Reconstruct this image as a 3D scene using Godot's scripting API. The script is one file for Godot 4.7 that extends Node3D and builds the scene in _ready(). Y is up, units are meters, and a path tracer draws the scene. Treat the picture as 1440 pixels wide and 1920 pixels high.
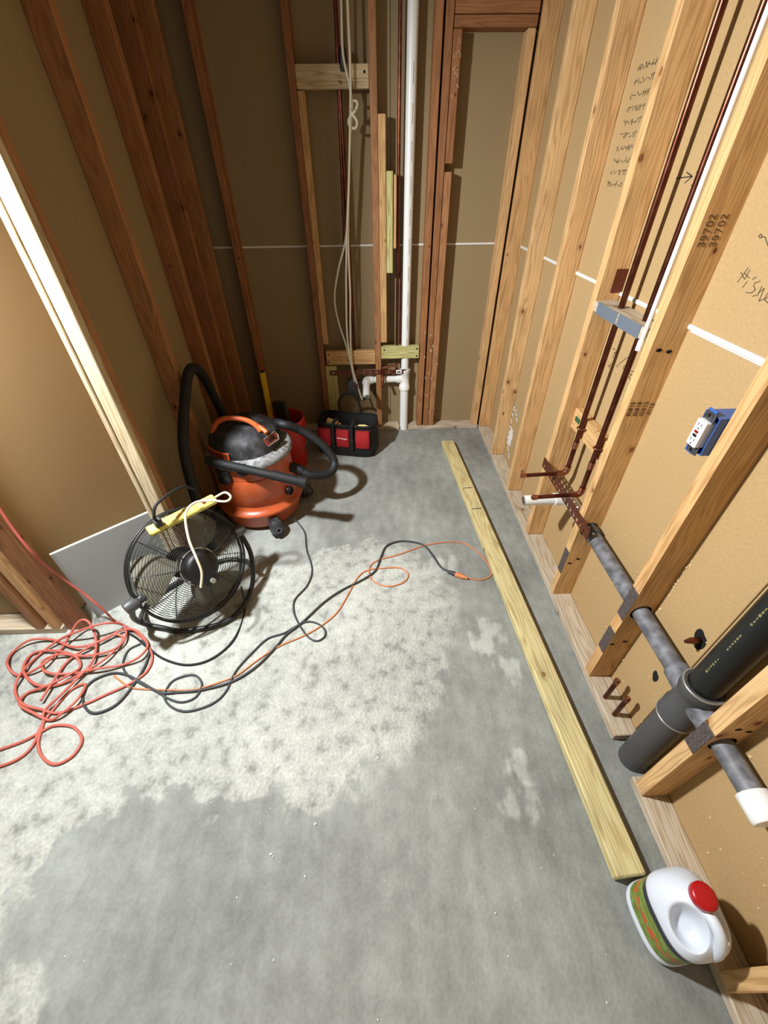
extends Node3D
# An unfinished basement room: stud walls with the paper backs of drywall showing, a patched slab,
# rough plumbing, and the tools left on the floor. Units are metres, y is up, the camera stands at the origin of x and z.

const BACK_FRONT := -2.923      # faces of the back wall's studs
const BACK_BOARD := -3.010      # the drywall behind them
const RIGHT_FRONT := 0.823
const RIGHT_BOARD := 0.911
const LEFT_FRONT := -0.948
const LEFT_BOARD := -1.035
const NEAR_BOARD := -1.42
const TOP := 2.44
const LAMP_AT := Vector3(-1.23, 2.11, -0.95)
const LAMP_AIM := Vector3(0.30, 0.0, -1.40)

var M := {}
var rng := RandomNumberGenerator.new()
var mesh_cache := {}

func _ready() -> void:
	rng.seed = 41
	make_camera_and_light()
	make_materials()
	make_room()
	make_right_wall()
	make_back_wall()
	make_left_walls()
	make_right_plumbing()
	make_back_plumbing()
	make_vacuum()
	make_fan()
	make_bag_and_bucket()
	make_jug()
	make_lumber_and_board()
	make_cords()
	make_small_things()

# ------------------------------------------------------------------ camera and light
func make_camera_and_light() -> void:
	var cam := Camera3D.new()
	cam.name = "camera"
	cam.fov = 103.22
	cam.position = Vector3(0, 1.58, 0)
	cam.rotation_degrees = Vector3(-39.758, -1.149, -0.747)
	cam.near = 0.02
	cam.far = 50.0
	add_child(cam)
	cam.current = true
	var env := Environment.new()
	env.background_mode = Environment.BG_COLOR
	env.background_color = Color(0.01, 0.01, 0.01)
	env.tonemap_mode = Environment.TONE_MAPPER_LINEAR
	env.tonemap_exposure = 0.92
	env.sdfgi_enabled = true
	env.ssao_enabled = true
	env.ssil_enabled = true
	var we := WorldEnvironment.new()
	we.name = "world_environment"
	we.environment = env
	add_child(we)
	# the work lamp: a bulb in a shallow reflector clamped up beside the left wall
	var lamp := SpotLight3D.new()
	lamp.name = "work_lamp_glow"
	lamp.transform = Transform3D(Basis.looking_at(LAMP_AIM - LAMP_AT), LAMP_AT)
	lamp.light_color = Color(0.97, 0.985, 1.0)
	lamp.light_energy = 12.0
	lamp.light_size = 0.06
	lamp.spot_range = 12.0
	lamp.spot_attenuation = 2.0
	lamp.spot_angle = 80.0
	lamp.spot_angle_attenuation = 1.0
	lamp.shadow_enabled = true
	add_child(lamp)

# ------------------------------------------------------------------ nodes
func numbered(parent: Node, called: String) -> String:
	if parent.get_node_or_null(NodePath(called)) == null:
		return called
	var k := 1
	while parent.get_node_or_null(NodePath("%s_%03d" % [called, k])) != null:
		k += 1
	return "%s_%03d" % [called, k]

func thing(called: String, label: String, category: String, at := Vector3.ZERO, group := "") -> Node3D:
	var o := Node3D.new()
	o.name = numbered(self, called)
	add_child(o)
	o.position = at
	tag(o, label, category, group)
	return o

func tag(o: Node, label: String, category: String, group := "", kind := "") -> void:
	o.set_meta("label", label)
	o.set_meta("category", category)
	if group != "":
		o.set_meta("group", group)
	if kind != "":
		o.set_meta("kind", kind)

func part(called: String, mesh: Mesh, material: Material, parent: Node = self, at := Vector3.ZERO, turn := Basis()) -> MeshInstance3D:
	var o := MeshInstance3D.new()
	o.name = numbered(parent, called)
	o.mesh = mesh
	o.material_override = material
	o.transform = Transform3D(turn, at)
	o.cast_shadow = GeometryInstance3D.SHADOW_CASTING_SETTING_ON
	parent.add_child(o)
	return o

func structure(called: String, label: String) -> Node3D:
	var o := Node3D.new()
	o.name = called
	add_child(o)
	tag(o, label, "wall", "", "structure")
	return o

# ------------------------------------------------------------------ shapes
func V(x: float, y: float, z: float) -> Vector3:
	return Vector3(x, y, z)

func new_st() -> SurfaceTool:
	var st := SurfaceTool.new()
	st.begin(Mesh.PRIMITIVE_TRIANGLES)
	return st

func tri_out(st: SurfaceTool, a: Vector3, b: Vector3, c: Vector3, from: Vector3) -> void:
	var n := (b - a).cross(c - a)
	if n.dot((a + b + c) / 3.0 - from) > 0.0:
		var s := b
		b = c
		c = s
	st.add_vertex(a)
	st.add_vertex(b)
	st.add_vertex(c)

func quad_out(st: SurfaceTool, a: Vector3, b: Vector3, c: Vector3, d: Vector3, from: Vector3) -> void:
	tri_out(st, a, b, c, from)
	tri_out(st, a, c, d, from)

# a box with chamfered edges, added at c and turned by t
func add_cham(st: SurfaceTool, c: Vector3, s: Vector3, b: float, t := Basis()) -> void:
	st.set_smooth_group(-1)
	var h := s / 2.0
	var P := func(sx: int, sy: int, sz: int, axis: int) -> Vector3:
		var p := Vector3(sx * (h.x - (0.0 if axis == 0 else b)), sy * (h.y - (0.0 if axis == 1 else b)), sz * (h.z - (0.0 if axis == 2 else b)))
		return c + t * p
	for s1 in [-1, 1]:
		quad_out(st, P.call(s1, -1, -1, 0), P.call(s1, 1, -1, 0), P.call(s1, 1, 1, 0), P.call(s1, -1, 1, 0), c)
		quad_out(st, P.call(-1, s1, -1, 1), P.call(1, s1, -1, 1), P.call(1, s1, 1, 1), P.call(-1, s1, 1, 1), c)
		quad_out(st, P.call(-1, -1, s1, 2), P.call(1, -1, s1, 2), P.call(1, 1, s1, 2), P.call(-1, 1, s1, 2), c)
	if b <= 0.0:
		return
	for s1 in [-1, 1]:
		for s2 in [-1, 1]:
			quad_out(st, P.call(s1, s2, -1, 0), P.call(s1, s2, 1, 0), P.call(s1, s2, 1, 1), P.call(s1, s2, -1, 1), c)
			quad_out(st, P.call(s1, -1, s2, 0), P.call(s1, 1, s2, 0), P.call(s1, 1, s2, 2), P.call(s1, -1, s2, 2), c)
			quad_out(st, P.call(-1, s1, s2, 1), P.call(1, s1, s2, 1), P.call(1, s1, s2, 2), P.call(-1, s1, s2, 2), c)
			for s3 in [-1, 1]:
				tri_out(st, P.call(s1, s2, s3, 0), P.call(s1, s2, s3, 1), P.call(s1, s2, s3, 2), c)

func done(st: SurfaceTool) -> ArrayMesh:
	st.generate_normals()
	return st.commit()

func cham(s: Vector3, b := 0.002) -> ArrayMesh:
	var key := "%.4f %.4f %.4f %.4f" % [s.x, s.y, s.z, b]
	if not mesh_cache.has(key):
		var st := new_st()
		add_cham(st, Vector3.ZERO, s, b)
		mesh_cache[key] = done(st)
	return mesh_cache[key]

# box given by its two corners
func block(called: String, a: Vector3, b: Vector3, material: Material, parent: Node, bevel := 0.002) -> MeshInstance3D:
	return part(called, cham((b - a).abs(), bevel), material, parent, (a + b) / 2.0)

# a piece of lumber: its mesh stands along y so that the grain follows its length
func plank(called: String, a: Vector3, b: Vector3, material: Material, parent: Node, bevel := 0.003) -> MeshInstance3D:
	var s := (b - a).abs()
	var c := (a + b) / 2.0
	if s.z > s.y and s.z >= s.x:
		return part(called, cham(Vector3(s.x, s.z, s.y), bevel), material, parent, c, Basis(Vector3.RIGHT, PI / 2))
	if s.x > s.y:
		return part(called, cham(Vector3(s.y, s.x, s.z), bevel), material, parent, c, Basis(Vector3.BACK, PI / 2))
	var flip := int(absf(c.x * 731.0 + c.z * 977.0)) % 4
	return part(called, cham(s, bevel), material, parent, c, [Basis(), Basis(Vector3.UP, PI), Basis(Vector3.RIGHT, PI), Basis(Vector3.BACK, PI)][flip])

func catmull(p: Array, per: int, closed := false) -> PackedVector3Array:
	var out := PackedVector3Array()
	var n := p.size()
	var segs := n if closed else n - 1
	for i in segs:
		var p0: Vector3 = p[(i - 1 + n) % n] if closed or i > 0 else p[0] * 2.0 - p[1]
		var p1: Vector3 = p[i]
		var p2: Vector3 = p[(i + 1) % n]
		var p3: Vector3 = p[(i + 2) % n] if closed or i + 2 < n else p[n - 1] * 2.0 - p[n - 2]
		for k in per:
			out.append(p1.cubic_interpolate(p2, p0, p3, float(k) / per))
	if not closed:
		out.append(p[n - 1])
	return out

func line(p: Array) -> PackedVector3Array:
	var out := PackedVector3Array()
	for v in p:
		out.append(v)
	return out

# a round tube along a path; radii may be one number or one for each point
func tube_mesh(path: PackedVector3Array, radius, sides := 10, closed := false, caps := true) -> ArrayMesh:
	var n := path.size()
	var verts := PackedVector3Array()
	var norms := PackedVector3Array()
	var idx := PackedInt32Array()
	var t0 := (path[1] - path[0]).normalized()
	var u := t0.cross(Vector3.UP if absf(t0.y) < 0.9 else Vector3.RIGHT).normalized()
	for i in n:
		var t: Vector3
		if closed:
			t = (path[(i + 1) % n] - path[(i - 1 + n) % n]).normalized()
		else:
			t = (path[mini(i + 1, n - 1)] - path[maxi(i - 1, 0)]).normalized()
		u = (u - t * u.dot(t)).normalized()
		var v := t.cross(u)
		var r: float = radius[i] if radius is Array or radius is PackedFloat32Array else radius
		for j in sides:
			var a := TAU * j / sides
			var d := u * cos(a) + v * sin(a)
			verts.append(path[i] + d * r)
			norms.append(d)
	var rings := n if closed else n - 1
	for i in rings:
		var i2 := (i + 1) % n
		for j in sides:
			var j2 := (j + 1) % sides
			idx.append_array([i * sides + j, i2 * sides + j, i * sides + j2, i * sides + j2, i2 * sides + j, i2 * sides + j2])
	if caps and not closed:
		for e in [0, n - 1]:
			var c := verts.size()
			var t: Vector3 = (path[0] - path[1]).normalized() if e == 0 else (path[n - 1] - path[n - 2]).normalized()
			verts.append(path[e])
			norms.append(t)
			for j in sides:
				verts.append(verts[e * sides + j])
				norms.append(t)
			for j in sides:
				var a := c + 1 + j
				var b := c + 1 + (j + 1) % sides
				idx.append_array([c, a, b] if e == 0 else [c, b, a])
	return arrays(verts, norms, idx)

func arrays(verts: PackedVector3Array, norms: PackedVector3Array, idx: PackedInt32Array, uvs := PackedVector2Array()) -> ArrayMesh:
	var a := []
	a.resize(Mesh.ARRAY_MAX)
	a[Mesh.ARRAY_VERTEX] = verts
	a[Mesh.ARRAY_NORMAL] = norms
	a[Mesh.ARRAY_INDEX] = idx
	if uvs.size() > 0:
		a[Mesh.ARRAY_TEX_UV] = uvs
	var m := ArrayMesh.new()
	m.add_surface_from_arrays(Mesh.PRIMITIVE_TRIANGLES, a)
	return m

func tube(called: String, p: Array, r, material: Material, parent: Node, sides := 12, per := 0) -> MeshInstance3D:
	return part(called, tube_mesh(line(p) if per == 0 else catmull(p, per), r, sides), material, parent)

# a hollow straight pipe with a visible wall at its open end
func hollow(called: String, a: Vector3, b: Vector3, r: float, wall: float, material: Material, parent: Node) -> MeshInstance3D:
	var d := (b - a).normalized()
	var m := tube_mesh(line([a, b - d * 0.002, b, b, b, b - d * 0.05]), [r, r, r - 0.001, r - 0.001, r - wall, r - wall], 24, false, false)
	return part(called, m, material, parent)

# a turned shape: profile of (radius, height) from bottom to top
func lathe(profile: Array, seg := 32, from_angle := 0.0, to_angle := TAU) -> ArrayMesh:
	var verts := PackedVector3Array()
	var norms := PackedVector3Array()
	var idx := PackedInt32Array()
	var n := profile.size()
	var segn: Array[Vector2] = []
	for i in n - 1:
		var d: Vector2 = profile[i + 1] - profile[i]
		segn.append(Vector2(d.y, -d.x).normalized())
	for i in n - 1:
		var n0 := segn[i]
		var n1 := segn[i]
		if i > 0 and segn[i - 1].dot(n0) > 0.6:
			n0 = (segn[i - 1] + n0).normalized()
		if i < n - 2 and segn[i + 1].dot(n1) > 0.6:
			n1 = (segn[i + 1] + n1).normalized()
		var base := verts.size()
		for e in 2:
			var p: Vector2 = profile[i + e]
			var nn := n0 if e == 0 else n1
			for j in seg + 1:
				var a := from_angle + (to_angle - from_angle) * j / seg
				verts.append(Vector3(p.x * cos(a), p.y, p.x * sin(a)))
				norms.append(Vector3(nn.x * cos(a), nn.y, nn.x * sin(a)))
		for j in seg:
			var a := base + j
			var c := base + seg + 1 + j
			idx.append_array([a, a + 1, c, a + 1, c + 1, c])
	return arrays(verts, norms, idx)

# rings of equal point count joined into one skin
func loft(rings: Array, cap_low := true, cap_high := true) -> ArrayMesh:
	var st := new_st()
	st.set_smooth_group(0)
	var n: int = rings[0].size()
	for i in rings.size() - 1:
		for j in n:
			var j2 := (j + 1) % n
			var a: Vector3 = rings[i][j]
			var b: Vector3 = rings[i][j2]
			var c: Vector3 = rings[i + 1][j]
			var d: Vector3 = rings[i + 1][j2]
			for p in [a, b, c, b, d, c]:
				st.add_vertex(p)
	for e in [0, rings.size() - 1]:
		if (e == 0 and not cap_low) or (e > 0 and not cap_high):
			continue
		st.set_smooth_group(1 if e == 0 else 2)
		var mid := Vector3.ZERO
		for p in rings[e]:
			mid += p / n
		for j in n:
			var a: Vector3 = rings[e][j]
			var b: Vector3 = rings[e][(j + 1) % n]
			for p in ([mid, b, a] if e == 0 else [mid, a, b]):
				st.add_vertex(p)
	return done(st)

func super_ring(hx: float, hz: float, y: float, power := 4.0, n := 32, off := Vector3.ZERO) -> PackedVector3Array:
	var out := PackedVector3Array()
	for j in n:
		var a := TAU * j / n
		var c := cos(a)
		var s := sin(a)
		out.append(off + Vector3(hx * signf(c) * pow(absf(c), 2.0 / power), y, hz * signf(s) * pow(absf(s), 2.0 / power)))
	return out

# a flat outline (points in x and y) given thickness along z
func slab(poly: PackedVector2Array, depth: float) -> ArrayMesh:
	var st := new_st()
	st.set_smooth_group(-1)
	var ids := Geometry2D.triangulate_polygon(poly)
	var mid := Vector2.ZERO
	for p in poly:
		mid += p / poly.size()
	for k in range(0, ids.size(), 3):
		for z in [-depth / 2, depth / 2]:
			var a := Vector3(poly[ids[k]].x, poly[ids[k]].y, z)
			var b := Vector3(poly[ids[k + 1]].x, poly[ids[k + 1]].y, z)
			var c := Vector3(poly[ids[k + 2]].x, poly[ids[k + 2]].y, z)
			tri_out(st, a, b, c, (a + b + c) / 3.0 - Vector3(0, 0, z))
	var ccw := not Geometry2D.is_polygon_clockwise(poly)
	for k in poly.size():
		var p := poly[k]
		var q := poly[(k + 1) % poly.size()]
		var nrm := Vector2(q.y - p.y, p.x - q.x) * (1.0 if ccw else -1.0)
		var inside := Vector3(p.x + q.x, p.y + q.y, 0) / 2.0 - Vector3(nrm.x, nrm.y, 0)
		quad_out(st, Vector3(p.x, p.y, -depth / 2), Vector3(q.x, q.y, -depth / 2), Vector3(q.x, q.y, depth / 2), Vector3(p.x, p.y, depth / 2), inside)
	return done(st)

func looking(z_axis: Vector3, up := Vector3.UP) -> Basis:
	var z := z_axis.normalized()
	var x := up.cross(z).normalized()
	return Basis(x, z.cross(x), z)

# ------------------------------------------------------------------ materials
func noise_bytes(w: int, h: int, freq: float, octaves: int, seed_: int, stretch := 1) -> PackedByteArray:
	var n := FastNoiseLite.new()
	n.seed = seed_
	n.noise_type = FastNoiseLite.TYPE_SIMPLEX_SMOOTH
	n.frequency = freq
	n.fractal_octaves = octaves
	var im := n.get_image(w, int(h / float(stretch)), false, false, true)
	im.convert(Image.FORMAT_L8)
	if stretch > 1:
		im.resize(w, h, Image.INTERPOLATE_CUBIC)
	return im.get_data()

func make_tex(im: Image) -> ImageTexture:
	im.generate_mipmaps()
	return ImageTexture.create_from_image(im)

# pale wood grain with knots, to be tinted by a material's colour
func wood_texture(seed_: int, knots: int, contrast: float) -> Array:
	var w := 256
	var h := 2048
	var wave := noise_bytes(w, h, 0.012, 3, seed_, 8)
	var fine := noise_bytes(w, h, 0.35, 2, seed_ + 7, 32)
	var patch := noise_bytes(w, h, 0.008, 3, seed_ + 13, 2)
	var r := RandomNumberGenerator.new()
	r.seed = seed_
	var K := []
	for k in knots:
		K.append([r.randf_range(10, w - 10), r.randf_range(20, h - 20), r.randf_range(5, 9), r.randf_range(0.6, 0.95)])
	var out := PackedByteArray()
	out.resize(w * h * 3)
	var bump := PackedByteArray()
	bump.resize(w * h)
	for y in h:
		var near := []
		for k in K:
			if absf(y - k[1]) < 90:
				near.append(k)
		for x in w:
			var i := y * w + x
			var bend := 0.0
			var dark := 0.0
			for k in near:
				var dx: float = (x - k[0]) / k[2]
				var dy: float = (y - k[1]) / (k[2] * 1.0)
				var d := dx * dx + dy * dy
				bend += 1.6 * exp(-d * 0.12) * signf(dx)
				dark = maxf(dark, k[3] * clampf(1.5 - d, 0.0, 1.0))
				dark = maxf(dark, 0.25 * k[3] * clampf(1.0 - d / 9.0, 0.0, 1.0))
			var ring := sin(x * 0.34 + wave[i] * 0.085 + bend * 1.5)
			var g := 0.5 + 0.5 * ring
			g = g * g
			var f := fine[i] / 255.0 - 0.5
			var v := 1.0 - contrast * (0.15 * g + 0.20 * f + 0.16 * (patch[i] / 255.0 - 0.4))
			var red := clampf(v * (1.0 - 0.52 * dark), 0.0, 1.0)
			var gre := clampf(v * (1.0 - 0.05 * contrast * g) * (1.0 - 0.68 * dark), 0.0, 1.0)
			var blu := clampf(v * (1.0 - 0.13 * contrast * g) * (1.0 - 0.80 * dark), 0.0, 1.0)
			out[i * 3] = int(red * 250)
			out[i * 3 + 1] = int(gre * 250)
			out[i * 3 + 2] = int(blu * 250)
			bump[i] = int(clampf(140 - 60 * g * contrast + 70 * f - 50 * dark, 0, 255))
	return [make_tex(Image.create_from_data(w, h, false, Image.FORMAT_RGB8, out)), make_tex(Image.create_from_data(w, h, false, Image.FORMAT_L8, bump))]

func wood(key: String, color: Color, tex: Array, offset: Vector3, rough := 0.75) -> void:
	var m := StandardMaterial3D.new()
	m.resource_name = key
	m.albedo_color = color
	m.albedo_texture = tex[0]
	m.roughness = rough
	m.uv1_triplanar = true
	m.uv1_triplanar_sharpness = 8.0
	m.uv1_scale = Vector3(4.2, 0.38, 4.2)
	m.uv1_offset = Vector3(offset.x, 0.5, offset.z)
	m.heightmap_enabled = true
	m.heightmap_texture = tex[1]
	m.heightmap_scale = 0.05
	M[key] = m

func plain(key: String, color: Color, rough: float, metal := 0.0, tex: Texture2D = null, scale := 1.0) -> StandardMaterial3D:
	var m := StandardMaterial3D.new()
	m.resource_name = key
	m.albedo_color = color
	m.roughness = rough
	m.metallic = metal
	if tex != null:
		m.albedo_texture = tex
		m.uv1_triplanar = true
		m.uv1_scale = Vector3.ONE * scale
	M[key] = m
	return m

# a tile of speckle between two colours
func speckle(seed_: int, lo: Color, hi: Color, freq: float, octaves: int, power := 1.0, size := 256) -> ImageTexture:
	var n := FastNoiseLite.new()
	n.seed = seed_
	n.frequency = freq
	n.fractal_octaves = octaves
	var src := n.get_seamless_image(size, size, false, false, 0.1, true)
	src.convert(Image.FORMAT_L8)
	var b := src.get_data()
	var out := PackedByteArray()
	out.resize(size * size * 3)
	for i in size * size:
		var t := pow(b[i] / 255.0, power)
		out[i * 3] = int(255 * lerpf(lo.r, hi.r, t))
		out[i * 3 + 1] = int(255 * lerpf(lo.g, hi.g, t))
		out[i * 3 + 2] = int(255 * lerpf(lo.b, hi.b, t))
	return make_tex(Image.create_from_data(size, size, false, Image.FORMAT_RGB8, out))

func make_materials() -> void:
	var wa := wood_texture(5, 7, 0.8)
	var wb := wood_texture(23, 5, 0.8)
	var wc := wood_texture(77, 3, 0.9)
	var k := 0
	for c in [Color(0.86, 0.69, 0.47), Color(0.84, 0.66, 0.44), Color(0.87, 0.71, 0.50), Color(0.85, 0.68, 0.47)]:
		wood("stud%d" % k, c, wa if k % 2 == 0 else wb, Vector3(0.21 * k + 0.07, 0.37 * k, 0.13 + 0.29 * k))
		k += 1
	k = 0
	for c in [Color(0.64, 0.43, 0.26), Color(0.60, 0.40, 0.24), Color(0.67, 0.47, 0.30)]:
		wood("old%d" % k, c, wb if k % 2 == 0 else wa, Vector3(0.31 * k + 0.4, 0.23 * k + 0.1, 0.6 - 0.17 * k), 0.6)
		k += 1
	wood("strip", Color(0.84, 0.67, 0.45), wb, Vector3(0.5, 0.3, 0.1))
	wood("pale", Color(0.80, 0.72, 0.58), wc, Vector3(0.15, 0.4, 0.3), 0.85)
	wood("dusty", Color(0.78, 0.72, 0.63), wc, Vector3(0.55, 0.1, 0.7), 0.9)
	wood("treated", Color(0.84, 0.785, 0.575), wc, Vector3(0.3, 0.2, 0.45), 0.7)
	wood("treated_green", Color(0.79, 0.77, 0.52), wc, Vector3(0.9, 0.6, 0.2), 0.75)
	wood("jamb", Color(0.80, 0.73, 0.60), wa, Vector3(0.33, 0.5, 0.3))
	# paper back of drywall: brown with fine fibres
	var paper := speckle(3, Color(0.92, 0.91, 0.90), Color(1, 1, 1), 0.16, 5)
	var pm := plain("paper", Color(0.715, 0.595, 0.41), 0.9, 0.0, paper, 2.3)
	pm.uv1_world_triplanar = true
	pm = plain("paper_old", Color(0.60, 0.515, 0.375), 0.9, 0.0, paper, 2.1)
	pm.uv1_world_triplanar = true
	plain("gypsum", Color(0.90, 0.89, 0.86), 0.9, 0.0, paper, 9.0)
	plain("ceiling", Color(0.80, 0.78, 0.75), 0.95)
	plain("white_pvc", Color(0.90, 0.90, 0.88), 0.35)
	plain("pvc_print", Color(0.62, 0.52, 0.49), 0.6)
	plain("black_abs", Color(0.055, 0.06, 0.06), 0.38)
	var dusty_abs := speckle(9, Color(0.36, 0.36, 0.37), Color(0.80, 0.80, 0.81), 0.02, 4, 1.2)
	plain("dusty_abs", Color(0.75, 0.75, 0.76), 0.55, 0.0, dusty_abs, 4.0)
	plain("gray_abs", Color(0.28, 0.28, 0.285), 0.45)
	plain("gold_print", Color(0.50, 0.47, 0.30), 0.7)
	var cop := speckle(31, Color(0.70, 0.62, 0.58), Color(1, 1, 1), 0.02, 4)
	plain("copper", Color(0.47, 0.28, 0.21), 0.3, 0.85, cop, 3.0)
	plain("copper_bright", Color(0.68, 0.46, 0.37), 0.25, 0.95)
	plain("copper_strap", Color(0.42, 0.22, 0.16), 0.45, 0.6)
	plain("steel", Color(0.55, 0.55, 0.56), 0.42, 0.8, speckle(12, Color(0.55, 0.55, 0.56), Color(1, 1, 1), 0.05, 4), 8.0)
	plain("nail_plate", Color(0.46, 0.41, 0.40), 0.6, 0.35, M["steel"].albedo_texture, 9.0)
	plain("dark_hole", Color(0.05, 0.035, 0.025), 1.0)
	plain("ink", Color(0.13, 0.11, 0.10), 0.9)
	plain("pencil", Color(0.36, 0.285, 0.20), 0.9)
	plain("duct_tape", Color(0.40, 0.43, 0.47), 0.5)
	plain("cable", Color(0.84, 0.80, 0.70), 0.5)
	plain("green_foil", Color(0.16, 0.36, 0.24), 0.5)
	plain("box_blue", Color(0.22, 0.38, 0.66), 0.4)
	plain("device_white", Color(0.93, 0.93, 0.93), 0.3)
	plain("button_red", Color(0.55, 0.06, 0.09), 0.4)
	plain("black", Color(0.035, 0.035, 0.037), 0.5)
	plain("rubber", Color(0.06, 0.06, 0.062), 0.7)
	plain("orange_drum", Color(0.76, 0.36, 0.19), 0.33, 0.0, speckle(51, Color(0.86, 0.83, 0.80), Color(1, 1, 1), 0.02, 4), 2.0)
	plain("orange_part", Color(0.84, 0.40, 0.20), 0.4)
	plain("vac_black", Color(1, 1, 1), 0.6, 0.0, speckle(61, Color(0.07, 0.07, 0.075), Color(0.50, 0.50, 0.51), 0.018, 5, 2.4), 3.2)
	plain("vac_dust", Color(1, 1, 1), 0.8, 0.0, speckle(62, Color(0.22, 0.22, 0.22), Color(0.70, 0.70, 0.69), 0.03, 5, 0.9), 4.0)
	plain("hose", Color(0.13, 0.135, 0.14), 0.6, 0.0, speckle(63, Color(0.6, 0.6, 0.6), Color(1, 1, 1), 0.03, 3), 5.0)
	plain("silver", Color(0.66, 0.65, 0.62), 0.35, 0.6)
	plain("switch_red", Color(0.45, 0.17, 0.14), 0.5)
	plain("bucket_red", Color(0.72, 0.13, 0.08), 0.4)
	plain("level_yellow", Color(0.83, 0.68, 0.06), 0.45)
	plain("brush_gray", Color(0.16, 0.15, 0.145), 0.9, 0.0, paper, 9.0)
	plain("bag_red", Color(0.70, 0.07, 0.10), 0.8, 0.0, speckle(71, Color(0.7, 0.7, 0.7), Color(1, 1, 1), 0.2, 2), 14.0)
	plain("bag_black", Color(0.035, 0.034, 0.034), 0.85, 0.0, speckle(72, Color(0.6, 0.6, 0.6), Color(1, 1, 1), 0.2, 2), 14.0)
	plain("bag_print", Color(0.95, 0.85, 0.84), 0.7)
	plain("tool_tan", Color(0.76, 0.60, 0.33), 0.6)
	plain("tool_cream", Color(0.90, 0.83, 0.52), 0.5)
	plain("fan_wire", Color(0.17, 0.17, 0.165), 0.4, 0.4)
	plain("fan_blade", Color(0.45, 0.44, 0.38), 0.5, 0.2)
	plain("strip_yellow", Color(0.88, 0.83, 0.44), 0.4)
	plain("cord_cream", Color(0.83, 0.78, 0.66), 0.5)
	plain("cord_red", Color(0.73, 0.37, 0.31), 0.55)
	plain("cord_gray", Color(0.22, 0.23, 0.235), 0.6)
	plain("cord_orange", Color(0.80, 0.48, 0.29), 0.5)
	plain("jug_white", Color(0.82, 0.84, 0.87), 0.38)
	plain("cap_red", Color(0.66, 0.05, 0.08), 0.3)
	plain("gray_board", Color(0.63, 0.64, 0.63), 0.85)
	plain("board_edge", Color(0.80, 0.77, 0.70), 0.9)
	plain("sawdust", Color(0.88, 0.76, 0.55), 0.95)
	plain("grit", Color(0.80, 0.80, 0.77), 0.9)
	plain("bulb_shell", Color(0.9, 0.9, 0.85), 0.4)
	M["bulb_shell"].emission_enabled = true
	M["bulb_shell"].emission = Color(0.97, 0.985, 1.0)
	M["bulb_shell"].emission_energy_multiplier = 6.0
	make_concrete()
	make_label()

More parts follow.
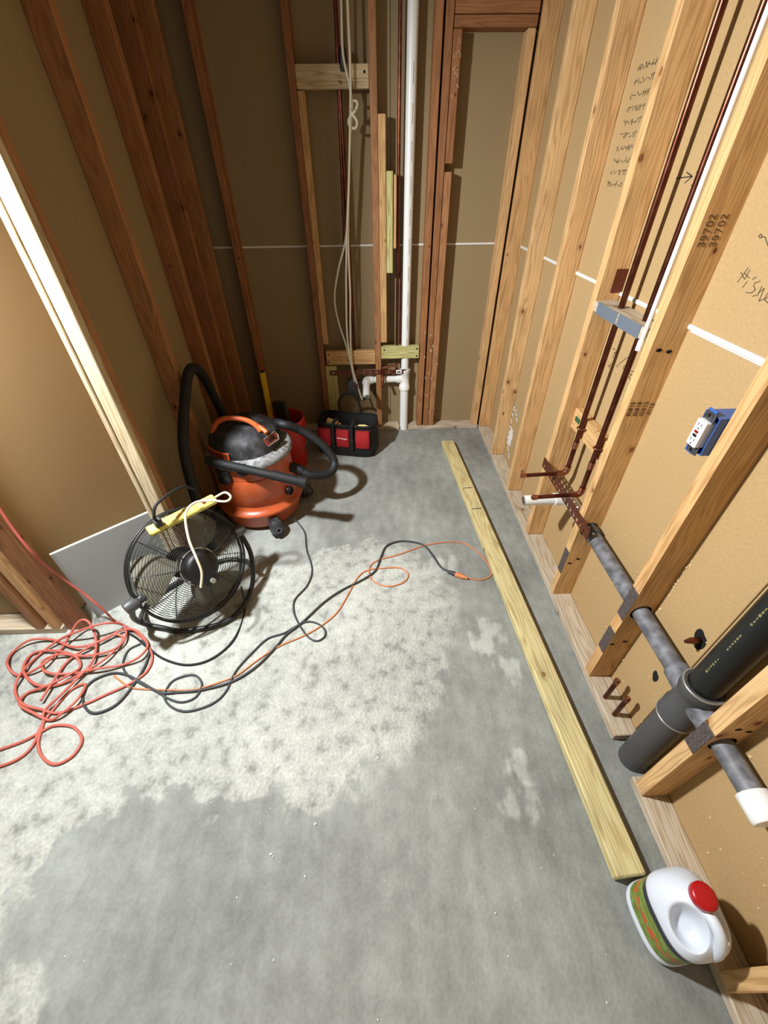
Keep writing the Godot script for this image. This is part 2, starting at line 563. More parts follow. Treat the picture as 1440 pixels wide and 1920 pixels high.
# the slab: smooth grey patching compound round an older, paler, rough surface with a ragged edge
func make_concrete() -> void:
	var w := 1130
	var h := 1360
	var x0 := -2.4
	var z0 := -3.1
	var sx := 3.5 / w
	var sz := 4.2 / h
	var poly := PackedVector2Array([Vector2(-0.293, -1.591), Vector2(0.031, -1.642), Vector2(0.172, -1.533), Vector2(0.287, -1.413), Vector2(0.345, -1.255), Vector2(0.331, -1.116), Vector2(0.271, -1.006), Vector2(0.282, -0.892), Vector2(0.207, -0.769), Vector2(0.144, -0.669), Vector2(0.107, -0.587), Vector2(0.018, -0.529), Vector2(-0.057, -0.507), Vector2(-0.128, -0.461), Vector2(-0.211, -0.386), Vector2(-0.281, -0.399), Vector2(-0.332, -0.448), Vector2(-0.443, -0.433), Vector2(-0.555, -0.428), Vector2(-0.673, -0.443), Vector2(-0.792, -0.478), Vector2(-0.840, -0.446), Vector2(-0.929, -0.398), Vector2(-1.005, -0.352), Vector2(-1.064, -0.291), Vector2(-1.089, -0.221), Vector2(-1.023, -0.135), Vector2(-0.931, -0.047), Vector2(-0.862, 0.009), Vector2(-0.980, 0.300), Vector2(-1.700, 0.300), Vector2(-1.700, -1.900), Vector2(-0.950, -1.750), Vector2(-0.646, -1.467), Vector2(-0.423, -1.470)])
	var edge := noise_bytes(w, h, 0.022, 5, 101)
	var soft := noise_bytes(w, h, 0.005, 4, 102)
	var blot := noise_bytes(w, h, 0.042, 5, 103)
	var fine := noise_bytes(w, h, 0.22, 3, 104)
	var streak := noise_bytes(w, h, 0.045, 4, 105, 4)
	# distance to the outline, on a coarse grid
	var q := 6
	var gw := int(w / float(q)) + 2
	var gh := int(h / float(q)) + 2
	var dist := PackedFloat32Array()
	dist.resize(gw * gh)
	for gy in gh:
		for gx in gw:
			var p := Vector2(x0 + gx * q * sx, z0 + gy * q * sz)
			var best := 9.0
			for k in poly.size():
				var c := Geometry2D.get_closest_point_to_segment(p, poly[k], poly[(k + 1) % poly.size()])
				best = minf(best, c.distance_squared_to(p))
			dist[gy * gw + gx] = sqrt(best) * (1.0 if Geometry2D.is_point_in_polygon(p, poly) else -1.0)
	var col := PackedByteArray()
	col.resize(w * h * 3)
	var hgt := PackedByteArray()
	hgt.resize(w * h)
	# pale scuffs beside the lumber: x, z, half sizes
	var scuffs := [[0.47, -1.02, 0.07, 0.10], [0.53, -0.86, 0.06, 0.07], [0.47, -0.50, 0.06, 0.05], [0.45, -0.40, 0.07, 0.05], [0.33, -1.45, 0.12, 0.06], [0.62, -1.7, 0.06, 0.05], [-0.05, 0.18, 0.05, 0.03], [-0.33, 0.12, 0.03, 0.04]]
	for y in h:
		var fy := y / float(q)
		var iy := int(fy)
		fy -= iy
		var z := z0 + y * sz
		for x in w:
			var i := y * w + x
			var fx := x / float(q)
			var ix := int(fx)
			fx -= ix
			var g := iy * gw + ix
			var d := lerpf(lerpf(dist[g], dist[g + 1], fx), lerpf(dist[g + gw], dist[g + gw + 1], fx), fy)
			var e := edge[i] / 255.0 - 0.5
			var s := soft[i] / 255.0 - 0.5
			var b := blot[i] / 255.0 - 0.5
			var f := fine[i] / 255.0 - 0.5
			var X := x0 + x * sx
			var m := clampf((d + e * 0.15) / (0.020 + 0.10 * clampf(0.5 + 1.5 * s + 0.8 * X, 0.0, 1.0)) + 0.5, 0.0, 1.0)
			# patching compound
			var t := streak[i] / 255.0 - 0.5
			var v := 0.545 + 0.14 * s + 0.07 * t + 0.07 * b + 0.06 * f
			for k in scuffs:
				var dx: float = (X - k[0]) / k[2]
				var dz: float = (z - k[1]) / k[3]
				var r2 := dx * dx + dz * dz
				if r2 < 1.6:
					v += 0.11 * clampf(1.2 - r2 + 1.6 * b + 3.0 * t, 0.0, 1.0)
			var cr := v * 0.985
			var cg := v * 1.0
			var cb := v * 0.955
			# older surface
			var o := 0.655 + 0.12 * s + 0.13 * b + 0.13 * f
			if b < -0.12:
				o -= 0.35 * (-0.12 - b)
			cr = lerpf(cr, o * 0.99, m)
			cg = lerpf(cg, o * 1.0, m)
			cb = lerpf(cb, o * 0.945, m)
			col[i * 3] = int(clampf(cr, 0, 1) * 255)
			col[i * 3 + 1] = int(clampf(cg, 0, 1) * 255)
			col[i * 3 + 2] = int(clampf(cb, 0, 1) * 255)
			hgt[i] = int(clampf(150 + 50 * t + 40 * f - 46 * m + m * (120 * b + 80 * f), 0, 255))
	var m := StandardMaterial3D.new()
	m.resource_name = "concrete"
	m.albedo_texture = make_tex(Image.create_from_data(w, h, false, Image.FORMAT_RGB8, col))
	m.roughness = 0.82
	m.heightmap_enabled = true
	m.heightmap_texture = make_tex(Image.create_from_data(w, h, false, Image.FORMAT_L8, hgt))
	m.heightmap_scale = 0.7
	M["concrete"] = m

# the printed wrapper round the jug: green with an orange band, a dark strip along the top and a small white code
func make_label() -> void:
	var w := 512
	var h := 128
	var im := Image.create(w, h, false, Image.FORMAT_RGB8)
	im.fill(Color(0.42, 0.54, 0.16))
	var n := FastNoiseLite.new()
	n.seed = 8
	n.frequency = 0.03
	for y in h:
		for x in w:
			var v := n.get_noise_2d(x, y * 2.0)
			var c := Color(0.37, 0.46, 0.15).lerp(Color(0.52, 0.60, 0.28), clampf(0.5 + v * 1.3, 0, 1))
			var band := absf(y - 78.0 + 6.0 * sin(x * 0.02))
			if band < 17.0 and n.get_noise_2d(x * 1.5 + 300.0, y * 0.7) > -0.12:
				c = Color(0.72, 0.36, 0.14)
			if y < 24:
				c = Color(0.16, 0.16, 0.21)
			im.set_pixel(x, y, c)
	im.fill_rect(Rect2i(236, 20, 66, 16), Color(0.80, 0.82, 0.68))
	for k in 14:
		im.fill_rect(Rect2i(244 + k * 4, 23, 2, 10), Color(0.30, 0.33, 0.28))
	im.fill_rect(Rect2i(176, 58, 16, 26), Color(0.83, 0.83, 0.70))
	im.fill_rect(Rect2i(200, 66, 9, 6), Color(0.86, 0.80, 0.62))
	im.fill_rect(Rect2i(300, 64, 30, 8), Color(0.86, 0.66, 0.42))
	var m := StandardMaterial3D.new()
	m.resource_name = "jug_label"
	m.albedo_texture = make_tex(im)
	m.roughness = 0.4
	M["jug_label"] = m

# ------------------------------------------------------------------ the room
func make_room() -> void:
	var st := new_st()
	st.set_smooth_group(-1)
	var x0 := -2.4
	var z0 := -3.1
	for p in [[0, 0], [1, 0], [1, 1], [0, 0], [1, 1], [0, 1]]:
		st.set_uv(Vector2(p[0], p[1]))
		st.add_vertex(Vector3(x0 + 3.5 * p[0], 0, z0 + 4.2 * p[1]))
	var f := part("floor", done(st), M.concrete)
	tag(f, "grey concrete floor with a paler rough patch in the middle", "floor", "", "structure")
	var under := block("subfloor", V(-2.45, -0.12, -3.15), V(1.15, -0.005, 1.15), M.gray_board, f, 0.0)
	under.set_meta("label", "thickness of the slab")
	var c := block("ceiling", V(-2.4, TOP, -3.1), V(1.1, TOP + 0.1, 1.1), M.ceiling, self, 0.0)
	tag(c, "flat dull ceiling above the framing", "ceiling", "", "structure")
	var w := structure("wall_front", "framed wall behind the camera")
	block("drywall_panel", V(-2.4, 0, 1.0), V(1.0, TOP, 1.05), M.gypsum, w, 0.0)

func stud_right(w: Node, z: float, k: int, y0 := 0.038, y1 := 2.40) -> MeshInstance3D:
	return plank("stud", V(RIGHT_FRONT, y0, z - 0.038), V(RIGHT_BOARD, y1, z), M["stud%d" % (k % 4)], w)

# a stud with holes bored through it for a pipe
func bored_stud(w: Node, z: float, k: int, hole_y: float, hole_x: float, r: float) -> void:
	var b := CSGBox3D.new()
	b.name = numbered(w, "stud")
	b.size = V(RIGHT_BOARD - RIGHT_FRONT, 2.362, 0.038)
	b.material = M["stud%d" % (k % 4)]
	b.position = V((RIGHT_BOARD + RIGHT_FRONT) / 2, 1.219, z - 0.019)
	w.add_child(b)
	var c := CSGCylinder3D.new()
	c.name = "bore"
	c.operation = CSGShape3D.OPERATION_SUBTRACTION
	c.radius = r
	c.height = 0.2
	c.sides = 28
	c.material = M.dark_hole
	c.rotation.x = PI / 2
	c.position = V(hole_x, hole_y, z - 0.019) - b.position
	b.add_child(c)

func marks(called: String, strokes: Array, width: float, material: Material, parent: Node, x: float) -> MeshInstance3D:
	# drawn strokes on the right-hand drywall; each point is (height, z)
	var st := new_st()
	st.set_smooth_group(-1)
	for s in strokes:
		for k in s.size() - 1:
			var a := V(x, s[k][0], s[k][1])
			var b := V(x, s[k + 1][0], s[k + 1][1])
			var d := b - a
			if d.length() < 0.0005:
				continue
			add_cham(st, (a + b) / 2.0, V(0.0012, width, d.length() + width * 0.6), 0.0, looking(d, Vector3.RIGHT) * Basis(Vector3.BACK, PI / 2))
	return part(called, done(st), material, parent)

func stamp(text: String, size: float, material: Material, parent: Node, at: Vector3, turn: Basis) -> void:
	var t := TextMesh.new()
	var font := SystemFont.new()
	font.font_names = PackedStringArray(["Droid Sans Mono"])
	t.font = font
	t.text = text
	t.font_size = 32
	t.pixel_size = size / 32.0
	t.depth = 0.0008
	part("stamped_print", t, material, parent, at, turn)

func make_right_wall() -> void:
	var w := structure("wall_right", "right stud wall with brown drywall backing and yellow studs")
	var seam := 1.237
	# sheets of drywall
	block("drywall_panel", V(RIGHT_BOARD, 0.005, -3.03), V(RIGHT_BOARD + 0.013, seam - 0.004, -0.60), M.paper, w, 0.0015)
	block("drywall_panel", V(RIGHT_BOARD, 0.005, -0.597), V(RIGHT_BOARD + 0.013, seam - 0.004, 1.05), M.paper, w, 0.0015)
	block("drywall_panel", V(RIGHT_BOARD, seam + 0.004, -3.03), V(RIGHT_BOARD + 0.013, TOP, -0.60), M.paper, w, 0.0015)
	block("drywall_panel", V(RIGHT_BOARD, seam + 0.004, -0.597), V(RIGHT_BOARD + 0.013, TOP, 1.05), M.paper, w, 0.0015)
	block("backing", V(RIGHT_BOARD + 0.014, 0, -3.1), V(RIGHT_BOARD + 0.06, TOP, 1.1), M.gypsum, w, 0.0)
	# joint compound squeezed through the seam
	var sc := block("seam_compound", V(RIGHT_BOARD - 0.006, seam - 0.008, -3.0), V(RIGHT_BOARD + 0.004, seam + 0.005, 1.0), M.gypsum, w, 0.002)
	sc.set_meta("label", "white joint compound squeezed through seam")
	block("seam_compound", V(RIGHT_BOARD - 0.003, seam - 0.013, -1.2), V(RIGHT_BOARD + 0.004, seam - 0.009, 0.9), M.gypsum, w, 0.001)
	# bottom plate, cut out round the drain
	for a in [[-2.92, -0.578], [-0.452, 1.0]]:
		plank("bottom_plate", V(RIGHT_FRONT, 0.0, a[0]), V(RIGHT_BOARD, 0.036, a[1]), M.dusty, w)
	plank("top_plate", V(RIGHT_FRONT, 2.40, -2.92), V(RIGHT_BOARD, TOP, 1.0), M.stud1, w)
	var zs := [-2.885, -2.465, -2.035, -1.628]
	for k in zs.size():
		stud_right(w, zs[k], k + 1)
	bored_stud(w, -1.212, 0, 0.45, 0.867, 0.036)
	bored_stud(w, -0.80, 1, 0.45, 0.867, 0.034)
	bored_stud(w, -0.395, 2, 0.45, 0.867, 0.034)
	for k in 3:
		stud_right(w, [0.014, 0.42, 0.83][k], k)
	# nail plates
	for a in [[-1.231, 0.18, 0.315], [-0.819, 0.405, 0.545], [-0.819, 0.205, 0.33], [-0.414, 0.385, 0.50]]:
		block("nail_plate", V(RIGHT_FRONT - 0.0022, a[1], a[0] - 0.0185), V(RIGHT_FRONT + 0.0005, a[2], a[0] + 0.0185), M.nail_plate, w, 0.0006)
	block("mending_plate", V(0.868, 1.24, -1.6285), V(0.909, 1.315, -1.6255), M.copper_strap, w, 0.0006)
	# blocking between the studs that carry the pipes
	plank("block", V(RIGHT_FRONT - 0.002, 1.180, -1.626), V(RIGHT_BOARD - 0.012, 1.216, -1.252), M.dusty, w)
	for a in [[-1.592, -1.444], [-1.434, -1.292]]:
		var tp := block("tape", V(RIGHT_FRONT - 0.0045, 1.179, a[0]), V(RIGHT_FRONT - 0.001, 1.217, a[1]), M.duct_tape, w, 0.0008)
		tp.set_meta("label", "grey tape on the face of the block")
	plank("block", V(0.876, 0.700, -1.627), V(RIGHT_BOARD, 0.790, -1.252), M.strip, w)
	block("foil_tag", V(0.872, 0.745, -1.600), V(0.8765, 0.765, -1.560), M.green_foil, w, 0.0006)
	# screws in the near faces of the studs
	for p in [[0.837, 0.263, -0.80], [0.878, 0.278, -0.80], [0.843, 0.249, -1.212], [0.873, 0.275, -1.212], [0.862, 0.535, -0.395], [0.897, 0.520, -0.395], [0.849, 1.17, -1.212], [0.881, 1.165, -1.212]]:
		part("screw_hole", lathe([Vector2(0.0, 0), Vector2(0.0065, 0.0), Vector2(0.0055, 0.0012), Vector2(0.0, 0.0013)], 10), M.dark_hole, w, V(p[0], p[1], p[2] - 0.0003), Basis(Vector3.RIGHT, PI / 2) * Basis.from_scale(V(1.5, 1, 0.9)))
	# lumber stamps and carpenters' writing
	var rows := ["0U815", "0U818", "0U815", "0718"]
	for k in 4:
		stamp(rows[k], 0.017, M.ink if k < 2 else M.pencil, w, V(0.836 + k * 0.0215, 0.982, -1.2115), Basis(Vector3.BACK, PI / 2))
	for k in 2:
		stamp("39702", 0.024, M.pencil, w, V(0.845 + k * 0.030, 1.463, -1.2115), Basis(Vector3.BACK, PI / 2))
	marks("handwriting", [[[1.3651, -1.1176], [1.3985, -1.1058]], [[1.3858, -1.1209], [1.3766, -1.1052], [1.3749, -1.0997], [1.3945, -1.0985]], [[1.3861, -1.1106], [1.3794, -1.0887]], [[1.3580, -1.0938], [1.3716, -1.0887]], [[1.3781, -1.0775], [1.3847, -1.0688]], [[1.3787, -1.0523], [1.3734, -1.0639], [1.3670, -1.0638], [1.3599, -1.0533], [1.3528, -1.0597], [1.3502, -1.0761]], [[1.3471, -1.0521], [1.3523, -1.0394], [1.3702, -1.0399]], [[1.3560, -1.0403], [1.3682, -1.0306], [1.3418, -1.0272], [1.3495, -1.0159], [1.3612, -1.0146]], [[1.3547, -1.0095], [1.3474, -1.0134], [1.3437, -1.0009]], [[1.4608, -1.1208], [1.4641, -1.1176], [1.4597, -1.1084], [1.4568, -1.1138], [1.4608, -1.1208]], [[1.4595, -1.1101], [1.4604, -1.1013], [1.4460, -1.0814]]], 0.0016, M.pencil, w, RIGHT_BOARD - 0.0004)
	marks("handwriting", [[[1.0621, -1.5604], [1.0632, -1.5400]], [[1.0532, -1.5414], [1.0601, -1.5287], [1.0501, -1.5301], [1.0521, -1.5406]], [[1.0469, -1.5397], [1.0334, -1.5385]], [[1.0009, -1.5544], [1.0017, -1.5361]], [[1.0144, -1.5364], [0.9948, -1.5434]], [[1.0160, -1.4952], [1.0383, -1.4772], [1.0582, -1.4587], [1.0782, -1.4308]], [[1.0506, -1.4311], [1.0377, -1.4486], [1.0271, -1.4517], [1.0242, -1.4411], [1.0332, -1.4314], [1.0340, -1.4402]], [[1.0335, -1.4019], [1.0411, -1.3816]], [[1.0231, -1.4047], [1.0276, -1.3895], [1.0140, -1.4004], [1.0106, -1.3817]]], 0.0018, M.ink, w, RIGHT_BOARD - 0.0004)
	marks("drawn_arrow", [[[1.5628, -1.5326], [1.5671, -1.4585]], [[1.5758, -1.4902], [1.5671, -1.4585], [1.5522, -1.4825]], [[1.5878, -1.4348], [1.5761, -1.4454], [1.5784, -1.4324]], [[1.5618, -1.4392], [1.5522, -1.4418], [1.5547, -1.4287]], [[1.5472, -1.4482], [1.5499, -1.4300]]], 0.0024, M.ink, w, RIGHT_BOARD - 0.0004)
	# the block of faded writing further back
	var rows2 := []
	for k in 10:
		var y := 1.846 - k * 0.0335
		var z := -1.972
		while z < -1.855:
			var len_ := rng.randf_range(0.006, 0.014)
			rows2.append([[y + rng.randf_range(-0.007, 0.007), z], [y + rng.randf_range(-0.008, 0.008), z + len_]])
			if rng.randf() < 0.5:
				rows2.append([[y - 0.008, z + len_ * 0.5], [y + 0.006, z + len_ * 0.8]])
			z += len_ + rng.randf_range(0.001, 0.008)
	marks("faded_writing", rows2, 0.0022, M.pencil, w, RIGHT_BOARD - 0.0004)
	# torn drywall between the second and third studs
	var torn := [[[0.418, -2.452], [0.37, -2.447], [0.33, -2.452], [0.28, -2.446], [0.24, -2.455], [0.20, -2.447], [0.16, -2.452]], [[0.418, -2.452], [0.402, -2.43], [0.392, -2.40], [0.372, -2.375], [0.355, -2.35]], [[0.16, -2.452], [0.135, -2.425], [0.105, -2.38], [0.075, -2.35]]]
	for s in torn:
		marks("torn_edge", [s], 0.014, M.gypsum, w, RIGHT_BOARD - 0.002)
	var gp := PackedVector2Array()
	for k in 16:
		var a := TAU * k / 16.0
		var r := 1.0 + 0.22 * sin(k * 2.7)
		gp.append(Vector2(0.036 * cos(a) * r, 0.062 * sin(a) * r))
	part("torn_gypsum", slab(gp, 0.006), M.gypsum, w, V(RIGHT_BOARD - 0.001, 0.205, -2.408), Basis(Vector3.UP, PI / 2))
	# stains round the stubs on the drywall
	for s in [[0.548, -0.632, 0.020, 0.034], [0.285, -0.663, 0.012, 0.022]]:
		var sp := PackedVector2Array()
		for k in 18:
			var a := TAU * k / 18.0
			var r := 1.0 + 0.20 * sin(2.0 * a + 0.7) + 0.10 * sin(3.0 * a)
			sp.append(Vector2(s[2] * cos(a) * r, s[3] * sin(a) * r))
		part("scorch_mark", slab(sp, 0.0012), M.dark_hole, w, V(RIGHT_BOARD - 0.0004, s[0], s[1]), Basis(Vector3.UP, PI / 2))
	# crumbs of sawdust clinging to the wall
	var st := new_st()
	for k in 150:
		var y := rng.randf_range(0.06, 0.62)
		var z := rng.randf_range(-1.15, 0.05)
		if k < 46:
			z = -0.795 + rng.randf_range(0.0, 0.012)
			y = rng.randf_range(0.40, 0.72)
		var s := rng.randf_range(0.0015, 0.0040)
		add_cham(st, V(RIGHT_BOARD - s * 0.4, y, z), V(s, s * rng.randf_range(0.6, 1.3), s * rng.randf_range(0.7, 1.8)), 0.0, Basis(Vector3.RIGHT, rng.randf() * 3.0))
	var sd := part("sawdust", done(st), M.sawdust, w)
	sd.set_meta("kind", "stuff")

func make_back_wall() -> void:
	var w := structure("wall_back", "back stud wall with old brown studs and drywall backing")
	var seam := 1.243
	for a in [[-1.10, 0.12], [0.123, 0.96]]:
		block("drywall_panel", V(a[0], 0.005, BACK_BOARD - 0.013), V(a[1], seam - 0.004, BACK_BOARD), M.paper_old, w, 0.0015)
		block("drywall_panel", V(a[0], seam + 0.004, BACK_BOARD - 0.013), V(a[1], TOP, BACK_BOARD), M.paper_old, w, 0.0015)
	block("backing", V(-1.75, 0, -3.1), V(1.0, TOP, BACK_BOARD - 0.014), M.gypsum, w, 0.0)
	block("seam_compound", V(-1.03, seam - 0.007, BACK_BOARD - 0.004), V(0.90, seam + 0.004, BACK_BOARD + 0.004), M.gypsum, w, 0.002)
	plank("bottom_plate", V(-1.03, 0, BACK_BOARD), V(0.19, 0.034, BACK_FRONT), M.dusty, w)
	plank("bottom_plate", V(0.262, 0, BACK_BOARD), V(0.82, 0.034, BACK_FRONT), M.dusty, w)
	plank("top_plate", V(-1.03, 2.40, BACK_BOARD), V(0.82, TOP, BACK_FRONT), M.old0, w)
	var old := [M.old0, M.old1, M.old2]
	var xs := [[-0.835, -0.797], [-0.389, -0.351], [0.013, 0.052], [0.328, 0.367], [0.378, 0.417]]
	for k in xs.size():
		plank("stud", V(xs[k][0], 0.034, BACK_BOARD), V(xs[k][1], 2.40, BACK_FRONT), old[k % 3], w)
	# trimmer in two lengths with a gap between them
	plank("trimmer", V(0.420, 0.034, BACK_BOARD), V(0.461, 1.588, BACK_FRONT), M.old2, w)
	plank("trimmer", V(0.420, 1.622, BACK_BOARD), V(0.461, 2.108, BACK_FRONT), M.old0, w)
	plank("trimmer", V(0.773, 0.034, BACK_BOARD), V(0.813, 2.108, BACK_FRONT), M.stud3, w)
	plank("header", V(0.420, 2.110, BACK_BOARD), V(0.815, 2.150, BACK_FRONT), M.old1, w)
	plank("header", V(0.420, 2.152, BACK_BOARD), V(0.815, 2.24, BACK_FRONT + 0.004), M.old0, w)
	# furring strips and offcuts nailed to the studs
	plank("furring_strip", V(-0.350, 0.678, BACK_FRONT - 0.042), V(-0.314, 1.908, BACK_FRONT + 0.002), M.strip, w)
	plank("furring_strip", V(0.053, 0.681, BACK_FRONT - 0.042), V(0.094, 1.822, BACK_FRONT + 0.003), M.strip, w)
	plank("offcut", V(0.096, 1.103, BACK_FRONT - 0.03), V(0.133, 1.595, BACK_FRONT + 0.008), M.treated_green, w)
	plank("offcut", V(0.138, 1.232, BACK_FRONT - 0.03), V(0.154, 1.580, BACK_FRONT), M.strip, w)
	var tb := plank("block", V(-0.350, 1.912, BACK_FRONT - 0.040), V(0.012, 1.999, BACK_FRONT - 0.002), M.pale, w)
	tb.set_meta("label", "pale plank with chalky stains high between studs")
	plank("block", V(-0.337, 0.532, BACK_FRONT - 0.038), V(0.012, 0.628, BACK_FRONT), M.strip, w)
	plank("block", V(0.054, 0.567, BACK_FRONT - 0.040), V(0.322, 0.653, BACK_FRONT - 0.002), M.treated_green, w)
	plank("short_stud", V(-0.350, 0.034, BACK_FRONT - 0.042), V(-0.272, 0.522, BACK_FRONT - 0.003), M.treated_green, w)
	for p in [[-0.320, 0.605], [-0.322, 0.555], [0.305, 0.635], [0.305, 0.585], [0.075, 0.63], [-0.01, 1.97]]:
		part("screw_hole", lathe([Vector2(0.0, 0), Vector2(0.006, 0.0), Vector2(0.005, 0.0012), Vector2(0.0, 0.0013)], 8), M.dark_hole, w, V(p[0], p[1], BACK_FRONT + 0.0004), Basis(Vector3.RIGHT, PI / 2))
	# wire staples of the house cable and chips of paint left on the old studs
	var st := new_st()
	for k in 60:
		var y := rng.randf_range(0.05, 0.75)
		var x := 0.33 + rng.randf() * 0.13
		if k > 40:
			y = rng.randf_range(1.88, 2.10)
			x = 0.425 + rng.randf() * 0.035
		add_cham(st, V(x, y, BACK_FRONT), V(rng.randf_range(0.002, 0.006), rng.randf_range(0.003, 0.016), 0.0014), 0.0, Basis(Vector3.BACK, rng.randf() * 0.5))
	var ch := part("paint_flecks", done(st), M.pale, w)
	ch.set_meta("kind", "stuff")

func make_left_walls() -> void:
	var w := structure("wall_left", "dark left stud wall with brown studs behind the vacuum")
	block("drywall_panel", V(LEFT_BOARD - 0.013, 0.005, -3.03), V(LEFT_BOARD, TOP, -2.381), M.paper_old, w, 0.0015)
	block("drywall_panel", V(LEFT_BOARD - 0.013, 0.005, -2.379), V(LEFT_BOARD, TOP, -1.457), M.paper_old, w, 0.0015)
	plank("bottom_plate", V(LEFT_BOARD, 0, -2.92), V(LEFT_FRONT, 0.036, -1.417), M.dusty, w)
	plank("top_plate", V(LEFT_BOARD, 2.40, -2.92), V(LEFT_FRONT, TOP, -1.417), M.old0, w)
	var zs := [-1.948, -2.36, -2.62, -2.885]
	for k in zs.size():
		plank("stud", V(LEFT_BOARD, 0.036, zs[k] - 0.038), V(LEFT_FRONT, 2.40, zs[k]), [M.old2, M.old0, M.old1][k % 3], w)
	plank("stud", V(LEFT_BOARD, 0.036, -1.493), V(LEFT_FRONT, 2.40, -1.456), M.old2, w)
	var jamb := plank("end_stud", V(-1.000, 0.036, -1.455), V(LEFT_FRONT, 2.40, -1.417), M.jamb, w)
	jamb.set_meta("label", "pale end stud lit by the lamp")
	plank("lath", V(-1.020, 0.0, -1.45), V(-1.001, 2.40, -1.409), M.jamb, w)
	var n := structure("wall_left_near", "wall set back at left, brown drywall behind the gray board")
	block("drywall_panel", V(NEAR_BOARD - 0.013, 0.005, -2.2), V(NEAR_BOARD, 2.435, -1.16), M.paper, n, 0.0015)
	block("backing", V(-1.52, 0, -3.1), V(NEAR_BOARD - 0.014, TOP, -1.21), M.gypsum, n, 0.0)
	block("drywall_panel", V(NEAR_BOARD, 0.0, -2.22), V(LEFT_BOARD - 0.014, TOP, -2.20), M.paper, n, 0.0)
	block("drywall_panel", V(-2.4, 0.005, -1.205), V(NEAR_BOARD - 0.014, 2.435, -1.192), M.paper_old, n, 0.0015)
	plank("end_stud", V(NEAR_BOARD, 0.0, -1.155), V(-1.333, 2.40, -1.117), M.old1, n)
	plank("bottom_plate", V(-2.3, 0.0, -1.190), V(-1.425, 0.036, -1.102), M.dusty, n)
	var xs := [-1.470, -1.540, -1.90]
	for k in 3:
		plank("stud", V(xs[k], 0.036, -1.190), V(xs[k] + 0.038, 2.40, -1.102), [M.stud3, M.old2, M.stud1][k], n)
	var o := structure("wall_left_outer", "plain white wall beyond the left edge of the picture")
	block("drywall_panel", V(-2.42, 0, -1.21), V(-2.35, TOP, 1.05), M.gypsum, o, 0.0)

